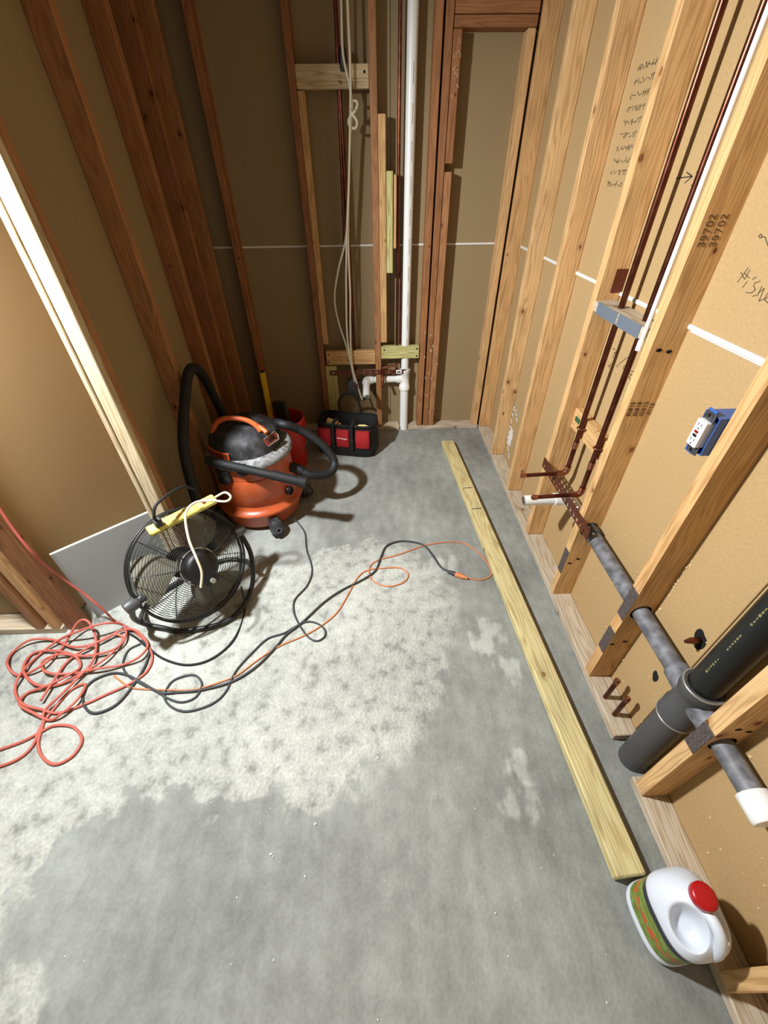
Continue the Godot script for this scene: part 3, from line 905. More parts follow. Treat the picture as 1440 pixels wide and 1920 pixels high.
# ------------------------------------------------------------------ plumbing
func make_right_plumbing() -> void:
	# two copper risers with stub-outs
	for k in 2:
		var z: float = [-1.508, -1.347][k]
		var t := thing("copper_water_pipe", ["copper water riser nearer the back, ending in a capped stub-out", "copper water riser nearer the camera, ending in a capped stub-out"][k], "pipe", V(0.861, 0, z), "copper risers on the right wall")
		tube("riser", [V(0, 0.53, 0), V(0, 2.40, 0)], 0.0105, M.copper, t, 14)
		tube("elbow", [V(0, 0.565, 0), V(0, 0.545, 0), V(-0.006, 0.532, 0), V(-0.018, 0.528, 0), V(-0.045, 0.528, 0)], 0.0135, M.copper_bright, t, 12, 3)
		tube("stub_out", [V(-0.02, 0.528, 0), V(-0.200, 0.528, 0.012)], 0.009, M.copper, t, 12)
		tube("stub_cap", [V(-0.188, 0.528, 0.0115), V(-0.200, 0.528, 0.012), V(-0.206, 0.528, 0.012), V(-0.212, 0.528, 0.012)], [0.011, 0.012, 0.012, 0.008], M.copper_bright, t, 12)
		tube("clip", [V(0.0, 0.755, -0.014), V(-0.013, 0.755, -0.006), V(-0.013, 0.755, 0.008), V(0.002, 0.755, 0.014), V(0.014, 0.755, 0.02)], 0.004, M.copper_bright, t, 6, 3)
		tube("coupling", [V(0, 0.66, 0), V(0, 0.69, 0)], 0.0125, M.copper_bright, t, 14)
	# perforated copper strap across the stud faces
	var s := thing("copper_strap", "perforated copper bracket strap across the right wall studs", "bracket", V(RIGHT_FRONT - 0.004, 0.49, -1.40))
	var b := CSGBox3D.new()
	b.name = "strap"
	b.size = V(0.003, 0.050, 0.53)
	b.material = M.copper_strap
	s.add_child(b)
	for k in 30:
		var c := CSGCylinder3D.new()
		c.name = "hole_%03d" % k
		c.operation = CSGShape3D.OPERATION_SUBTRACTION
		c.radius = 0.0085 if k % 2 == 0 else 0.0055
		c.height = 0.02
		c.sides = 14
		c.rotation.z = PI / 2
		c.position = V(0, -0.012 + 0.024 * (k % 2), -0.245 + k * 0.0168)
		c.material = M.copper_bright
		b.add_child(c)
	# white waste stub between the copper stubs, running into the black drain
	var p := thing("white_waste_stub", "white plastic waste stub poking out between copper stub-outs", "pipe", V(0.865, 0.44, -1.43))
	hollow("stub", V(-0.01, 0, 0), V(-0.203, 0.0, 0.004), 0.0235, 0.004, M.white_pvc, p)
	tube("hub", [V(-0.035, 0, 0), V(-0.065, 0, 0.001)], 0.029, M.white_pvc, p, 24)
	tube("elbow", [V(-0.04, 0, 0), V(-0.012, 0, 0), V(0.0, 0, 0.012), V(0.003, 0.002, 0.05), V(0.003, 0.006, 0.19)], 0.0285, M.white_pvc, p, 20, 4)
	# the black stack
	var k := thing("drain_stack", "black vertical drain stack with dusty grey side arm through the studs", "pipe", V(0.867, 0, -0.515))
	tube("lower_pipe", [V(0, -0.01, 0), V(0, 0.36, 0)], 0.0445, M.gray_abs, k, 32)
	tube("upper_pipe", [V(0, 0.49, 0), V(0, 2.40, 0)], 0.0405, M.black_abs, k, 32)
	var tee := part("tee", lathe([Vector2(0.0445, 0.335), Vector2(0.051, 0.337), Vector2(0.051, 0.392), Vector2(0.047, 0.40), Vector2(0.046, 0.45), Vector2(0.048, 0.478), Vector2(0.0515, 0.482), Vector2(0.0515, 0.515), Vector2(0.0415, 0.516)], 36), M.gray_abs, k)
	tube("branch", [V(0, 0.45, -0.085), V(0, 0.45, -0.03), V(0, 0.445, 0.03), V(0, 0.45, 0.085)], [0.034, 0.036, 0.036, 0.034], M.dusty_abs, tee, 28)
	for y in [0.340, 0.514]:
		var ring := PackedVector3Array()
		for j in 36:
			ring.append(V(0.0495 * cos(TAU * j / 36), y, 0.0495 * sin(TAU * j / 36)))
		part("hub_ring", tube_mesh(ring, 0.0035, 8, true), M.silver, tee)
	var ax := V(0, 0.45, 0.515)
	tube("arm_pipe", [ax + V(0, 0, -1.25), ax + V(0, 0, -0.58)], 0.0275, M.dusty_abs, k, 28)
	tube("arm_pipe", [ax + V(0, 0, -0.45), ax + V(0, -0.004, -0.262)], 0.0275, M.dusty_abs, k, 28)
	tube("arm_coupling", [ax + V(0, 0, -1.24), ax + V(0, 0, -1.165)], 0.032, M.gray_abs, k, 28)
	var cap := part("test_cap", loft([super_ring(0.031, 0.031, -0.045, 2.0, 16), super_ring(0.036, 0.036, -0.043, 2.0, 16), super_ring(0.036, 0.036, 0.012, 2.0, 16), super_ring(0.033, 0.033, 0.016, 2.0, 16)]), M.white_pvc, k, ax + V(0, -0.004, -0.245), Basis(Vector3.RIGHT, PI / 2))
	cap.set_meta("label", "white square-edged cap")
	# faded yellow maker's print along the upper pipe
	var st := new_st()
	var yy := 0.60
	while yy < 1.1:
		for c in 6:
			var a := 3.35 + 0.012 * (c % 3)
			add_cham(st, V(0.0405 * cos(a), yy + c * 0.011, -0.0405 * sin(a) * 0.4), V(0.0016, rng.randf_range(0.004, 0.009), rng.randf_range(0.003, 0.006)), 0.0, Basis(Vector3.UP, 0.2))
		yy += 0.10
	part("pipe_print", done(st), M.gold_print, k).set_meta("kind", "stuff")
	# small stubs
	var sp := [[0.850, -0.715, 0.872, -0.722], [0.855, -0.650, 0.872, -0.655]]
	for j in 2:
		var q: Array = sp[j]
		var t := thing("capped_copper_stub", ["short capped copper stub in the plate, further from the black stack", "short capped copper stub in the plate, nearer the black stack"][j], "pipe", V(q[0], 0.03, q[1]), "copper stubs in the plate")
		tube("stub", [V(0, 0, 0), V(0.004, 0.125, -0.001)], 0.0085, M.copper, t, 14)
		tube("cap", [V(0.0035, 0.112, -0.001), V(0.004, 0.132, -0.001), V(0.004, 0.136, -0.001)], [0.0105, 0.0105, 0.006], M.copper_bright, t, 14)
	var pl := thing("wall_stub", "small pinched copper stub poking through a scorched hole in drywall", "pipe", V(RIGHT_BOARD, 0.548, -0.632))
	tube("stub", [V(0.01, 0, 0), V(-0.03, 0.004, 0.004), V(-0.048, 0.004, 0.006)], [0.010, 0.0095, 0.005], M.copper, pl, 12)
	# white flexible pipe down the far edge of the stud
	var wp := thing("white_supply_tube", "thin white tube running down the stud beside copper risers", "pipe", V(0.816, 0, -1.2585))
	tube("tube", [V(0, 1.17, 0), V(0, 2.40, 0)], 0.0068, M.white_pvc, wp, 12)
	tube("end_fitting", [V(0, 1.155, 0), V(0, 1.185, 0)], 0.0095, M.white_pvc, wp, 12)
	# outlet
	var o := thing("electrical_outlet", "white outlet with red and black buttons in a blue box", "outlet", V(0.80, 1.085, -0.858))
	var bs := new_st()
	for a in [[V(0.045, 0, -0.0335), V(0.085, 0.100, 0.003)], [V(0.045, 0, 0.0165), V(0.085, 0.100, 0.003)], [V(0.045, 0.0485, -0.0085), V(0.085, 0.003, 0.047)], [V(0.045, -0.0485, -0.0085), V(0.085, 0.003, 0.047)], [V(0.086, 0, -0.0085), V(0.003, 0.1, 0.05)]]:
		add_cham(bs, a[0], a[1], 0.0005)
	part("box", done(bs), M.box_blue, o)
	for e in [-1, 1]:
		block("box_ear", V(-0.001, e * 0.050 - 0.010, 0.004 * e - 0.030), V(0.004, e * 0.050 + 0.010, 0.004 * e + 0.0), M.box_blue, o, 0.001)
		block("yoke", V(-0.004, e * 0.043 - 0.012, -0.026), V(-0.001, e * 0.043 + 0.012, 0.010), M.steel, o, 0.0006)
		part("screw", lathe([Vector2(0.0, 0.0), Vector2(0.0045, 0.0), Vector2(0.004, 0.002), Vector2(0.0, 0.003)], 10), M.dark_hole, o, V(-0.004, e * 0.047, -0.010), Basis(Vector3.BACK, PI / 2))
	var face := block("face", V(-0.016, -0.034, -0.025), V(0.012, 0.034, 0.008), M.device_white, o, 0.0025)
	for e in [-1, 1]:
		for q in [[0.020, -0.005], [0.020, 0.006]]:
			block("slot", V(-0.0145, e * q[0] - 0.004 + 0.003, q[1] - 0.0010), V(-0.0135, e * q[0] + 0.004 + 0.003, q[1] + 0.0010), M.black, face, 0.0)
		block("ground_slot", V(-0.0145, e * 0.020 - 0.0095, -0.0015), V(-0.0135, e * 0.020 - 0.005, 0.0020), M.black, face, 0.0)
	block("reset_button", V(-0.0160, 0.001, -0.006), V(-0.0135, 0.0075, 0.007), M.button_red, face, 0.0008)
	block("test_button", V(-0.0160, -0.0085, -0.006), V(-0.0135, -0.002, 0.007), M.black, face, 0.0008)

func make_back_plumbing() -> void:
	var s := thing("white_drain_stack", "tall white plastic drain pipe on the back wall with tee", "pipe", V(0.226, 0, -2.955))
	tube("pipe", [V(0, 0.42, 0), V(0, 2.40, 0)], 0.0275, M.white_pvc, s, 28)
	tube("lower_pipe", [V(0, -0.005, 0), V(0, 0.38, 0)], 0.0315, M.white_pvc, s, 28)
	var tee := part("tee", lathe([Vector2(0.032, 0.33), Vector2(0.040, 0.331), Vector2(0.040, 0.362), Vector2(0.036, 0.366), Vector2(0.035, 0.41), Vector2(0.035, 0.452), Vector2(0.0385, 0.456), Vector2(0.0385, 0.482), Vector2(0.028, 0.483)], 32), M.white_pvc, s)
	tube("branch", [V(0.01, 0.41, 0), V(-0.062, 0.41, 0)], 0.032, M.white_pvc, tee, 24)
	tube("arm", [V(-0.05, 0.41, 0), V(-0.262, 0.406, 0.0)], 0.0255, M.white_pvc, s, 24)
	tube("elbow", [V(-0.235, 0.407, 0), V(-0.265, 0.406, 0), V(-0.282, 0.402, 0.014), V(-0.285, 0.396, 0.045)], 0.031, M.white_pvc, s, 20, 4)
	hollow("outlet_pipe", V(-0.285, 0.398, 0.03), V(-0.287, 0.360, 0.20), 0.025, 0.004, M.white_pvc, s)
	for k in 10:
		block("pipe_print", V(0.006, 0.62 + k * 0.145, 0.0262), V(0.0085, 0.70 + k * 0.145, 0.0275), M.pvc_print, s, 0.0)
	var b := thing("copper_strap", "perforated copper strap across the back wall above the bag", "bracket", V(-0.045, 0.475, BACK_FRONT + 0.003))
	var bx := CSGBox3D.new()
	bx.name = "strap"
	bx.size = V(0.55, 0.034, 0.003)
	bx.material = M.copper_strap
	b.add_child(bx)
	for k in 12:
		var c := CSGCylinder3D.new()
		c.name = "hole_%03d" % k
		c.operation = CSGShape3D.OPERATION_SUBTRACTION
		c.radius = 0.009
		c.height = 0.02
		c.sides = 14
		c.rotation.x = PI / 2
		c.position = V(-0.25 + k * 0.0445, 0, 0)
		c.material = M.copper_bright
		bx.add_child(c)
	block("price_tag", V(0.205, -0.012, 0.002), V(0.245, 0.014, 0.004), M.device_white, b, 0.0)
	block("tag_print", V(0.212, -0.006, 0.0038), V(0.238, 0.004, 0.0046), M.ink, b, 0.0)
	for k in 2:
		var x: float = [-0.135, 0.166][k]
		var t := thing("copper_water_pipe", ["copper water riser behind the white cables on back wall", "copper water riser beside the white drain pipe on back wall"][k], "pipe", V(x, 0, -2.952), "copper risers on the back wall")
		tube("riser", [V(0, 0.44, 0), V(0, 2.40, 0)], 0.0095, M.copper, t, 12)
		tube("coupling", [V(0, 0.60, 0), V(0, 0.63, 0)], 0.0125, M.copper_bright, t, 12)
		if k == 0:
			tube("riser", [V(-0.030, 0.52, 0.0), V(-0.022, 1.3, 0), V(0.006, 2.40, 0.0)], 0.0095, M.copper, t, 12, 6)
			tube("stub_out", [V(0, 0.46, 0), V(0, 0.43, 0.01), V(0.002, 0.405, 0.06), V(0.002, 0.40, 0.10)], 0.0105, M.copper_bright, t, 12, 3)
		else:
			tube("cross_arm", [V(0, 0.50, 0), V(-0.01, 0.515, 0.02), V(-0.06, 0.515, 0.03), V(-0.105, 0.505, 0.035)], 0.0095, M.copper_bright, t, 12, 4)
			tube("riser", [V(0.022, 0.66, 0.0), V(0.022, 1.10, 0)], 0.0085, M.copper, t, 12)
			tube("stub_out", [V(-0.105, 0.505, 0.035), V(-0.105, 0.44, 0.05), V(-0.105, 0.39, 0.09)], 0.010, M.copper, t, 12, 3)
	# cables
	var z := -2.90
	var c1 := thing("house_cable", "cream electrical cable with a knot hanging down back wall", "cable", V(0, 0, 0), "cables on the back wall")
	tube("sheath", [V(-0.106, 2.40, z), V(-0.106, 2.19, z), V(-0.110, 2.03, z), V(-0.085, 1.92, z), V(-0.078, 1.84, z + 0.01), V(-0.095, 1.72, z), V(-0.125, 1.45, z), V(-0.150, 1.28, z), V(-0.205, 1.13, z), V(-0.243, 0.97, z), V(-0.230, 0.83, z), V(-0.190, 0.68, z), V(-0.165, 0.55, z), V(-0.145, 0.42, z)], 0.0062, M.cable, c1, 8, 6)
	tube("knot", [V(-0.10, 1.79, z + 0.01), V(-0.06, 1.83, z + 0.02), V(-0.05, 1.86, z + 0.01), V(-0.075, 1.865, z + 0.0), V(-0.085, 1.83, z + 0.02), V(-0.055, 1.79, z + 0.03), V(-0.065, 1.765, z + 0.015), V(-0.095, 1.775, z), V(-0.095, 1.80, z + 0.015), V(-0.06, 1.83, z + 0.035)], 0.0062, M.cable, c1, 8, 5)
	var c2 := thing("house_cable", "cream electrical cable reaching down to the grey tool bag corner", "cable", V(0, 0, 0), "cables on the back wall")
	c2.set_meta("label", "cream electrical cable whose free end hangs above the tool bag")
	tube("sheath", [V(-0.077, 2.40, z + 0.012), V(-0.077, 2.19, z + 0.012), V(-0.077, 2.0, z + 0.012), V(-0.082, 1.88, z + 0.015), V(-0.098, 1.70, z + 0.012), V(-0.122, 1.45, z + 0.012), V(-0.148, 1.23, z + 0.012), V(-0.165, 1.0, z + 0.012), V(-0.175, 0.80, z + 0.012), V(-0.172, 0.66, z + 0.012), V(-0.150, 0.50, z + 0.014), V(-0.118, 0.37, z + 0.02), V(-0.095, 0.285, z + 0.03)], 0.0062, M.cable, c2, 8, 6)
	var c3 := thing("house_cable", "cream electrical cable running into the metal box on back wall", "cable", V(0, 0, 0), "cables on the back wall")
	tube("sheath", [V(-0.118, 1.50, z + 0.004), V(-0.135, 1.25, z + 0.004), V(-0.140, 1.0, z), V(-0.152, 0.80, z), V(-0.158, 0.62, z), V(-0.150, 0.46, z), V(-0.150, 0.40, z - 0.03)], 0.0062, M.cable, c3, 8, 6)
	var bxx := thing("metal_junction_box", "small grey metal junction box on the back wall", "electrical box", V(-0.150, 0.365, -2.935))
	block("box", V(-0.048, -0.045, -0.035), V(0.048, 0.042, 0.012), M.steel, bxx, 0.004)
	block("clamp", V(-0.03, 0.042, -0.02), V(0.0, 0.055, 0.004), M.steel, bxx, 0.002)
	block("knockout_tab", V(-0.055, -0.062, -0.01), V(0.02, -0.045, 0.022), M.steel, bxx, 0.002)
	var hg := thing("cable_hanger", "dark clip holding the cables on the pale plank", "clip", V(-0.112, 2.02, -2.912))
	part("clip", loft([super_ring(0.014, 0.010, -0.05, 2.0, 12), super_ring(0.020, 0.014, -0.01, 2.0, 12), super_ring(0.012, 0.010, 0.03, 2.0, 12)]), M.black, hg)
	for e in [-1, 1]:
		part("nail", lathe([Vector2(0, 0), Vector2(0.006, 0), Vector2(0.004, 0.004), Vector2(0, 0.005)], 10), M.copper_bright, hg, V(e * 0.02, -0.085, 0.002), Basis(Vector3.RIGHT, PI / 2))

# ------------------------------------------------------------------ tools
func make_vacuum() -> void:
	var v := thing("shop_vacuum", "orange and black wet-dry shop vacuum with ribbed hose", "vacuum", V(-0.695, 0, -1.96))
	part("drum", lathe([Vector2(0.0, 0.028), Vector2(0.20, 0.028), Vector2(0.213, 0.036), Vector2(0.237, 0.120), Vector2(0.244, 0.126), Vector2(0.248, 0.136), Vector2(0.245, 0.146), Vector2(0.228, 0.153), Vector2(0.216, 0.168), Vector2(0.210, 0.20), Vector2(0.216, 0.42), Vector2(0.216, 0.44)], 56), M.orange_drum, v)
	# raised front panel of the drum
	part("drum_panel", lathe([Vector2(0.212, 0.185), Vector2(0.2185, 0.192), Vector2(0.2215, 0.34), Vector2(0.217, 0.352)], 28, 0.62, 2.1), M.orange_drum, v)
	var lid := part("lid", lathe([Vector2(0.218, 0.425), Vector2(0.230, 0.428), Vector2(0.232, 0.440), Vector2(0.222, 0.458), Vector2(0.19, 0.466), Vector2(0.0, 0.468)], 56), M.vac_dust, v)
	lid.set_meta("label", "black lid flange grey with dust")
	var head := part("motor_head", lathe([Vector2(0.192, 0.455), Vector2(0.190, 0.495), Vector2(0.180, 0.530), Vector2(0.160, 0.560), Vector2(0.125, 0.583), Vector2(0.08, 0.597), Vector2(0.03, 0.603), Vector2(0.0, 0.604)], 48), M.vac_black, v, V(-0.012, 0, -0.006))
	head.set_meta("label", "black domed motor head smeared with dust")
	# carrying handle: a flattened arch
	var hp := catmull([V(-0.150, 0.560, 0.055), V(-0.135, 0.588, 0.055), V(-0.105, 0.622, 0.055), V(-0.06, 0.640, 0.058), V(0.0, 0.640, 0.062), V(0.05, 0.628, 0.066), V(0.085, 0.604, 0.070), V(0.105, 0.575, 0.074)], 5)
	var rad := PackedFloat32Array()
	for i in hp.size():
		rad.append(0.0125 + 0.003 * absf(i / float(hp.size() - 1) - 0.5))
	part("carry_handle", tube_mesh(hp, rad, 10), M.orange_part, v)
	tube("handle_lug", [V(0.085, 0.600, 0.060), V(0.125, 0.585, 0.085), V(0.140, 0.575, 0.095)], 0.012, M.orange_part, v, 8)
	# vents with wavy slats
	var vent := part("vent", lathe([Vector2(0.193, 0.468), Vector2(0.199, 0.470), Vector2(0.197, 0.505), Vector2(0.190, 0.509)], 24, 1.75, 2.75), M.orange_part, v, V(-0.012, 0, -0.006))
	for k in 5:
		var p := PackedVector3Array()
		for j in 33:
			var a := 1.80 + 0.90 * j / 32.0
			var y := 0.475 + k * 0.0066 + 0.0022 * (1.0 if j % 4 < 2 else -1.0)
			p.append(V(0.1985 * cos(a), y, 0.1985 * sin(a)))
		part("slat", tube_mesh(p, 0.0013, 5), M.switch_red, vent)
	# switch and nameplate on the side that faces the room
	var facing := looking(V(0.87, 0.55, 0.42))
	block("switch", V(-0.016, -0.010, -0.006), V(0.016, 0.010, 0.008), M.switch_red, v, 0.003).transform = Transform3D(looking(V(0.75, 0.75, 0.4)), V(0.108, 0.578, 0.052))
	var np := part("nameplate", slab(PackedVector2Array([Vector2(-0.045, -0.020), Vector2(0.040, -0.024), Vector2(0.052, 0.0), Vector2(0.040, 0.022), Vector2(-0.045, 0.020)]), 0.012), M.switch_red, v, V(0.150, 0.528, 0.078), facing)
	np.set_meta("label", "dark red nameplate with a silver rim")
	part("rim", tube_mesh(line([V(-0.045, -0.020, 0.006), V(0.040, -0.024, 0.006), V(0.052, 0.0, 0.006), V(0.040, 0.022, 0.006), V(-0.045, 0.020, 0.006)]), 0.003, 6), M.silver, np)
	block("emblem", V(-0.028, -0.008, 0.005), V(0.022, 0.008, 0.0075), M.black, np, 0.001)
	# latch on the left front
	var ang := 2.02
	for a in [ang, ang + PI]:
		var lt := block("latch", V(-0.042, -0.035, -0.008), V(0.042, 0.035, 0.020), M.vac_black, v, 0.006)
		lt.transform = Transform3D(looking(V(cos(a), 0, sin(a))), V(0.222 * cos(a), 0.395, 0.222 * sin(a)))
		block("latch_tongue", V(-0.028, -0.05, 0.004), V(0.028, -0.02, 0.022), M.black, lt, 0.004)
	# drain cap
	part("drain_cap", lathe([Vector2(0.0, 0.0), Vector2(0.026, 0.0), Vector2(0.026, 0.014), Vector2(0.020, 0.018), Vector2(0.020, 0.012), Vector2(0.0, 0.012)], 20), M.black, v, V(0.195, 0.215, 0.105), looking(V(0.195, 0, 0.105)) * Basis(Vector3.RIGHT, PI / 2))
	# wand resting across the front
	var wd := part("wand", tube_mesh(line([V(-0.150, 0.492, 0.215), V(-0.148, 0.492, 0.2155), V(0.16, 0.425, 0.256), V(0.17, 0.424, 0.257), V(0.295, 0.392, 0.270), V(0.297, 0.392, 0.270), V(0.335, 0.384, 0.274)]), [0.022, 0.024, 0.022, 0.026, 0.024, 0.029, 0.030], 18), M.rubber, v)
	wd.set_meta("label", "black extension wand lying across the front")
	tube("wand_clip", [V(0.02, 0.44, 0.215), V(0.02, 0.44, 0.245)], 0.030, M.black, v, 12)
	# ribbed hose
	var hs := catmull([V(0.100, 0.500, -0.162), V(0.184, 0.530, -0.081), V(0.268, 0.480, -0.104), V(0.383, 0.380, -0.105), V(0.447, 0.280, -0.076), V(0.413, 0.240, -0.014), V(0.317, 0.270, 0.036), V(0.243, 0.310, 0.028)], 30)
	var hr := PackedFloat32Array()
	for i in hs.size():
		hr.append(0.0255 if i % 2 == 0 else 0.0215)
	part("hose", tube_mesh(hs, hr, 14), M.hose, v)
	tube("hose_cuff", [hs[hs.size() - 14], hs[hs.size() - 1], hs[hs.size() - 1] + V(-0.03, 0.01, -0.004)], 0.029, M.black, v, 16)
	# casters
	for k in 4:
		var a := 1.09 + k * PI / 2
		var d := V(cos(a), 0, sin(a))
		var c := part("caster", loft([super_ring(0.036, 0.030, 0.018, 3.5, 20, V(0, 0, 0.012)), super_ring(0.040, 0.036, 0.045, 3.5, 20, V(0, 0, 0.008)), super_ring(0.034, 0.036, 0.085, 3.5, 20, V(0, 0, -0.006)), super_ring(0.020, 0.030, 0.105, 3.5, 20, V(0, 0, -0.020))]), M.vac_black, v, d * 0.262, looking(d))
		part("wheel", lathe([Vector2(0.0, -0.012), Vector2(0.020, -0.012), Vector2(0.026, -0.008), Vector2(0.026, 0.008), Vector2(0.020, 0.012), Vector2(0.0, 0.012)], 20), M.rubber, c, V(0, 0.026, 0.030), Basis(Vector3.BACK, PI / 2))
		part("hub_ring", lathe([Vector2(0.010, -0.003), Vector2(0.018, -0.003), Vector2(0.018, 0.003), Vector2(0.010, 0.003)], 16), M.gray_abs, c, V(0, 0.060, 0.044), Basis(Vector3.RIGHT, PI / 2 - 0.4))
	tube("power_cord", [V(-0.509, 0.050, -1.822), V(-0.467, 0.005, -1.807), V(-0.420, 0.005, -1.720), V(-0.395, 0.005, -1.590), V(-0.350, 0.005, -1.445), V(-0.361, 0.005, -1.338), V(-0.411, 0.005, -1.251), V(-0.407, 0.005, -1.179), V(-0.374, 0.005, -1.109), V(-0.326, 0.005, -1.042), V(-0.284, 0.005, -1.018), V(-0.251, 0.005, -1.039), V(-0.254, 0.005, -1.076), V(-0.294, 0.005, -1.111), V(-0.351, 0.005, -1.117), V(-0.432, 0.005, -1.064), V(-0.499, 0.005, -1.039), V(-0.543, 0.005, -0.988), V(-0.603, 0.005, -0.892), V(-0.623, 0.005, -0.802), V(-0.665, 0.005, -0.754), V(-0.746, 0.005, -0.729), V(-0.812, 0.005, -0.745), V(-0.860, 0.005, -0.788), V(-0.857, 0.005, -0.846), V(-0.816, 0.005, -0.872), V(-0.766, 0.005, -0.874), V(-0.728, 0.005, -0.835), V(-0.736, 0.005, -0.784), V(-0.785, 0.005, -0.765), V(-0.848, 0.005, -0.784), V(-0.900, 0.005, -0.811), V(-0.970, 0.005, -0.843), V(-1.045, 0.005, -0.883), V(-1.089, 0.005, -0.932), V(-1.097, 0.005, -0.999), V(-1.058, 0.005, -1.032)].map(func(p): return p - V(-0.695, 0, -1.96)), 0.0042, M.cord_gray, v, 7, 6)

func ring_points(r: float, z: float, n := 56) -> PackedVector3Array:
	var p := PackedVector3Array()
	for j in n:
		p.append(V(r * cos(TAU * j / n), r * sin(TAU * j / n), z))
	return p

func join(meshes: Array) -> ArrayMesh:
	var st := new_st()
	for m in meshes:
		st.append_from(m, 0, Transform3D())
	return st.commit()

func make_fan() -> void:
	var at := V(-0.82, 0.285, -1.235)
	var f := thing("floor_fan", "round black wire floor fan tilted over at left", "fan", V(at.x, 0, at.z))
	var axis := V(0.73, 0.41, 0.55).normalized()
	var hd := Node3D.new()
	hd.name = "head"
	f.add_child(hd)
	hd.transform = Transform3D(looking(axis), V(0, at.y, 0))
	# guards: +z of the head is the motor side, which faces the camera
	for side in [1, -1]:
		var parts := []
		for k in 21:
			var t := k / 20.0
			var r := lerpf(0.075, 0.240, t)
			var z: float = side * (0.016 + 0.074 * (1.0 - pow(t, 2.6)))
			parts.append(tube_mesh(ring_points(r, z, 48), 0.0011, 5, true))
		for k in 10:
			var a := TAU * k / 10.0 + 0.2
			var p := PackedVector3Array()
			for j in 9:
				var t := j / 8.0
				var r := lerpf(0.060, 0.243, t)
				p.append(V(r * cos(a), r * sin(a), side * (0.017 + 0.074 * (1.0 - pow(t, 2.6)) + 0.002)))
			parts.append(tube_mesh(p, 0.0019, 5))
		parts.append(tube_mesh(ring_points(0.060, side * 0.092, 32), 0.0025, 5, true))
		part("rear_guard" if side == 1 else "front_guard", join(parts), M.fan_wire, hd)
	part("outer_ring", join([tube_mesh(ring_points(0.246, 0.014, 64), 0.0048, 8, true), tube_mesh(ring_points(0.246, -0.014, 64), 0.0048, 8, true)]), M.fan_wire, hd)
	part("front_badge", lathe([Vector2(0.0, -0.004), Vector2(0.070, -0.004), Vector2(0.070, 0.004), Vector2(0.0, 0.006)], 28), M.black, hd, V(0, 0, -0.096), Basis(Vector3.RIGHT, -PI / 2))
	# blades
	part("hub", lathe([Vector2(0, -0.03), Vector2(0.045, -0.03), Vector2(0.05, -0.02), Vector2(0.05, 0.03), Vector2(0, 0.03)], 24), M.fan_blade, hd, V(0, 0, -0.01), Basis(Vector3.RIGHT, PI / 2))
	for k in 3:
		var st := new_st()
		st.set_smooth_group(0)
		var n := 9
		var grid := []
		for i in n:
			var t := i / float(n - 1)
			var r := lerpf(0.045, 0.224, t)
			var half := lerpf(0.22, 0.62, sin(minf(t * 1.4, 1.0) * PI / 2)) * (1.0 - 0.25 * t * t)
			var row := []
			for j in n:
				var s := j / float(n - 1) - 0.5
				var a := half * 2.0 * s + 0.35 * t
				row.append(V(r * cos(a), r * sin(a), -0.012 + 0.085 * s * (0.6 + 0.2 * t) + 0.012 * cos(s * PI)))
			grid.append(row)
		for i in n - 1:
			for j in n - 1:
				for p in [grid[i][j], grid[i][j + 1], grid[i + 1][j], grid[i][j + 1], grid[i + 1][j + 1], grid[i + 1][j]]:
					st.add_vertex(p)
		part("blade", done(st), M.fan_blade, hd, Vector3.ZERO, Basis(Vector3.BACK, TAU * k / 3.0 + 0.5))
	# motor
	var mo := part("motor", lathe([Vector2(0.0, 0.03), Vector2(0.066, 0.03), Vector2(0.070, 0.05), Vector2(0.070, 0.115), Vector2(0.064, 0.130), Vector2(0.050, 0.137), Vector2(0.0, 0.139)], 36), M.black, hd, Vector3.ZERO, Basis(Vector3.RIGHT, PI / 2))
	mo.set_meta("label", "round black motor housing")
	block("switch_box", V(-0.032, -0.085, 0.075), V(0.034, -0.045, 0.135), M.black, hd, 0.008)
	part("speed_knob", lathe([Vector2(0, 0), Vector2(0.012, 0), Vector2(0.010, 0.012), Vector2(0, 0.013)], 14), M.silver, hd, V(0.0, -0.068, 0.135), Basis(Vector3.RIGHT, PI / 2))
	part("motor_collar", tube_mesh(ring_points(0.078, 0.088, 40), 0.003, 6, true), M.silver, hd)
	# stand and pivots
	var o := V(at.x, 0, at.z)
	var side_dir := looking(axis).x
	var lp := V(0, at.y, 0) - side_dir * 0.262
	var rp := V(0, at.y, 0) + side_dir * 0.262
	# looking() puts +x to the right of the motor side
	tube("stand", [lp, V(-1.035, 0.16, -1.055) - o, V(-1.045, 0.04, -1.105) - o, V(-0.99, 0.014, -1.105) - o, V(-0.89, 0.014, -1.085) - o, V(-0.73, 0.014, -1.115) - o, V(-0.655, 0.018, -1.19) - o, V(-0.62, 0.05, -1.31) - o, V(-0.625, 0.16, -1.41) - o, rp], 0.0115, M.fan_wire, f, 12, 6)
	tube("rear_foot", [V(-1.04, 0.10, -1.08) - o, V(-1.11, 0.014, -1.20) - o, V(-1.08, 0.014, -1.30) - o, V(-0.86, 0.014, -1.50) - o, V(-0.72, 0.014, -1.51) - o, V(-0.63, 0.10, -1.39) - o], 0.0125, M.fan_wire, f, 10, 6)
	for e in [-1, 1]:
		var p := lp if e == -1 else rp
		var b := part("pivot_bracket", lathe([Vector2(0, -0.03), Vector2(0.024, -0.03), Vector2(0.027, -0.02), Vector2(0.027, 0.02), Vector2(0.022, 0.026), Vector2(0, 0.026)], 18), M.gray_abs, f, p, Basis(side_dir.cross(Vector3.UP).normalized(), -PI / 2))
		part("pivot_knob", lathe([Vector2(0, 0), Vector2(0.017, 0), Vector2(0.019, 0.006), Vector2(0.019, 0.020), Vector2(0.014, 0.025), Vector2(0, 0.026)], 12), M.gray_abs, b, V(0, 0.026 if e == -1 else -0.052, 0))
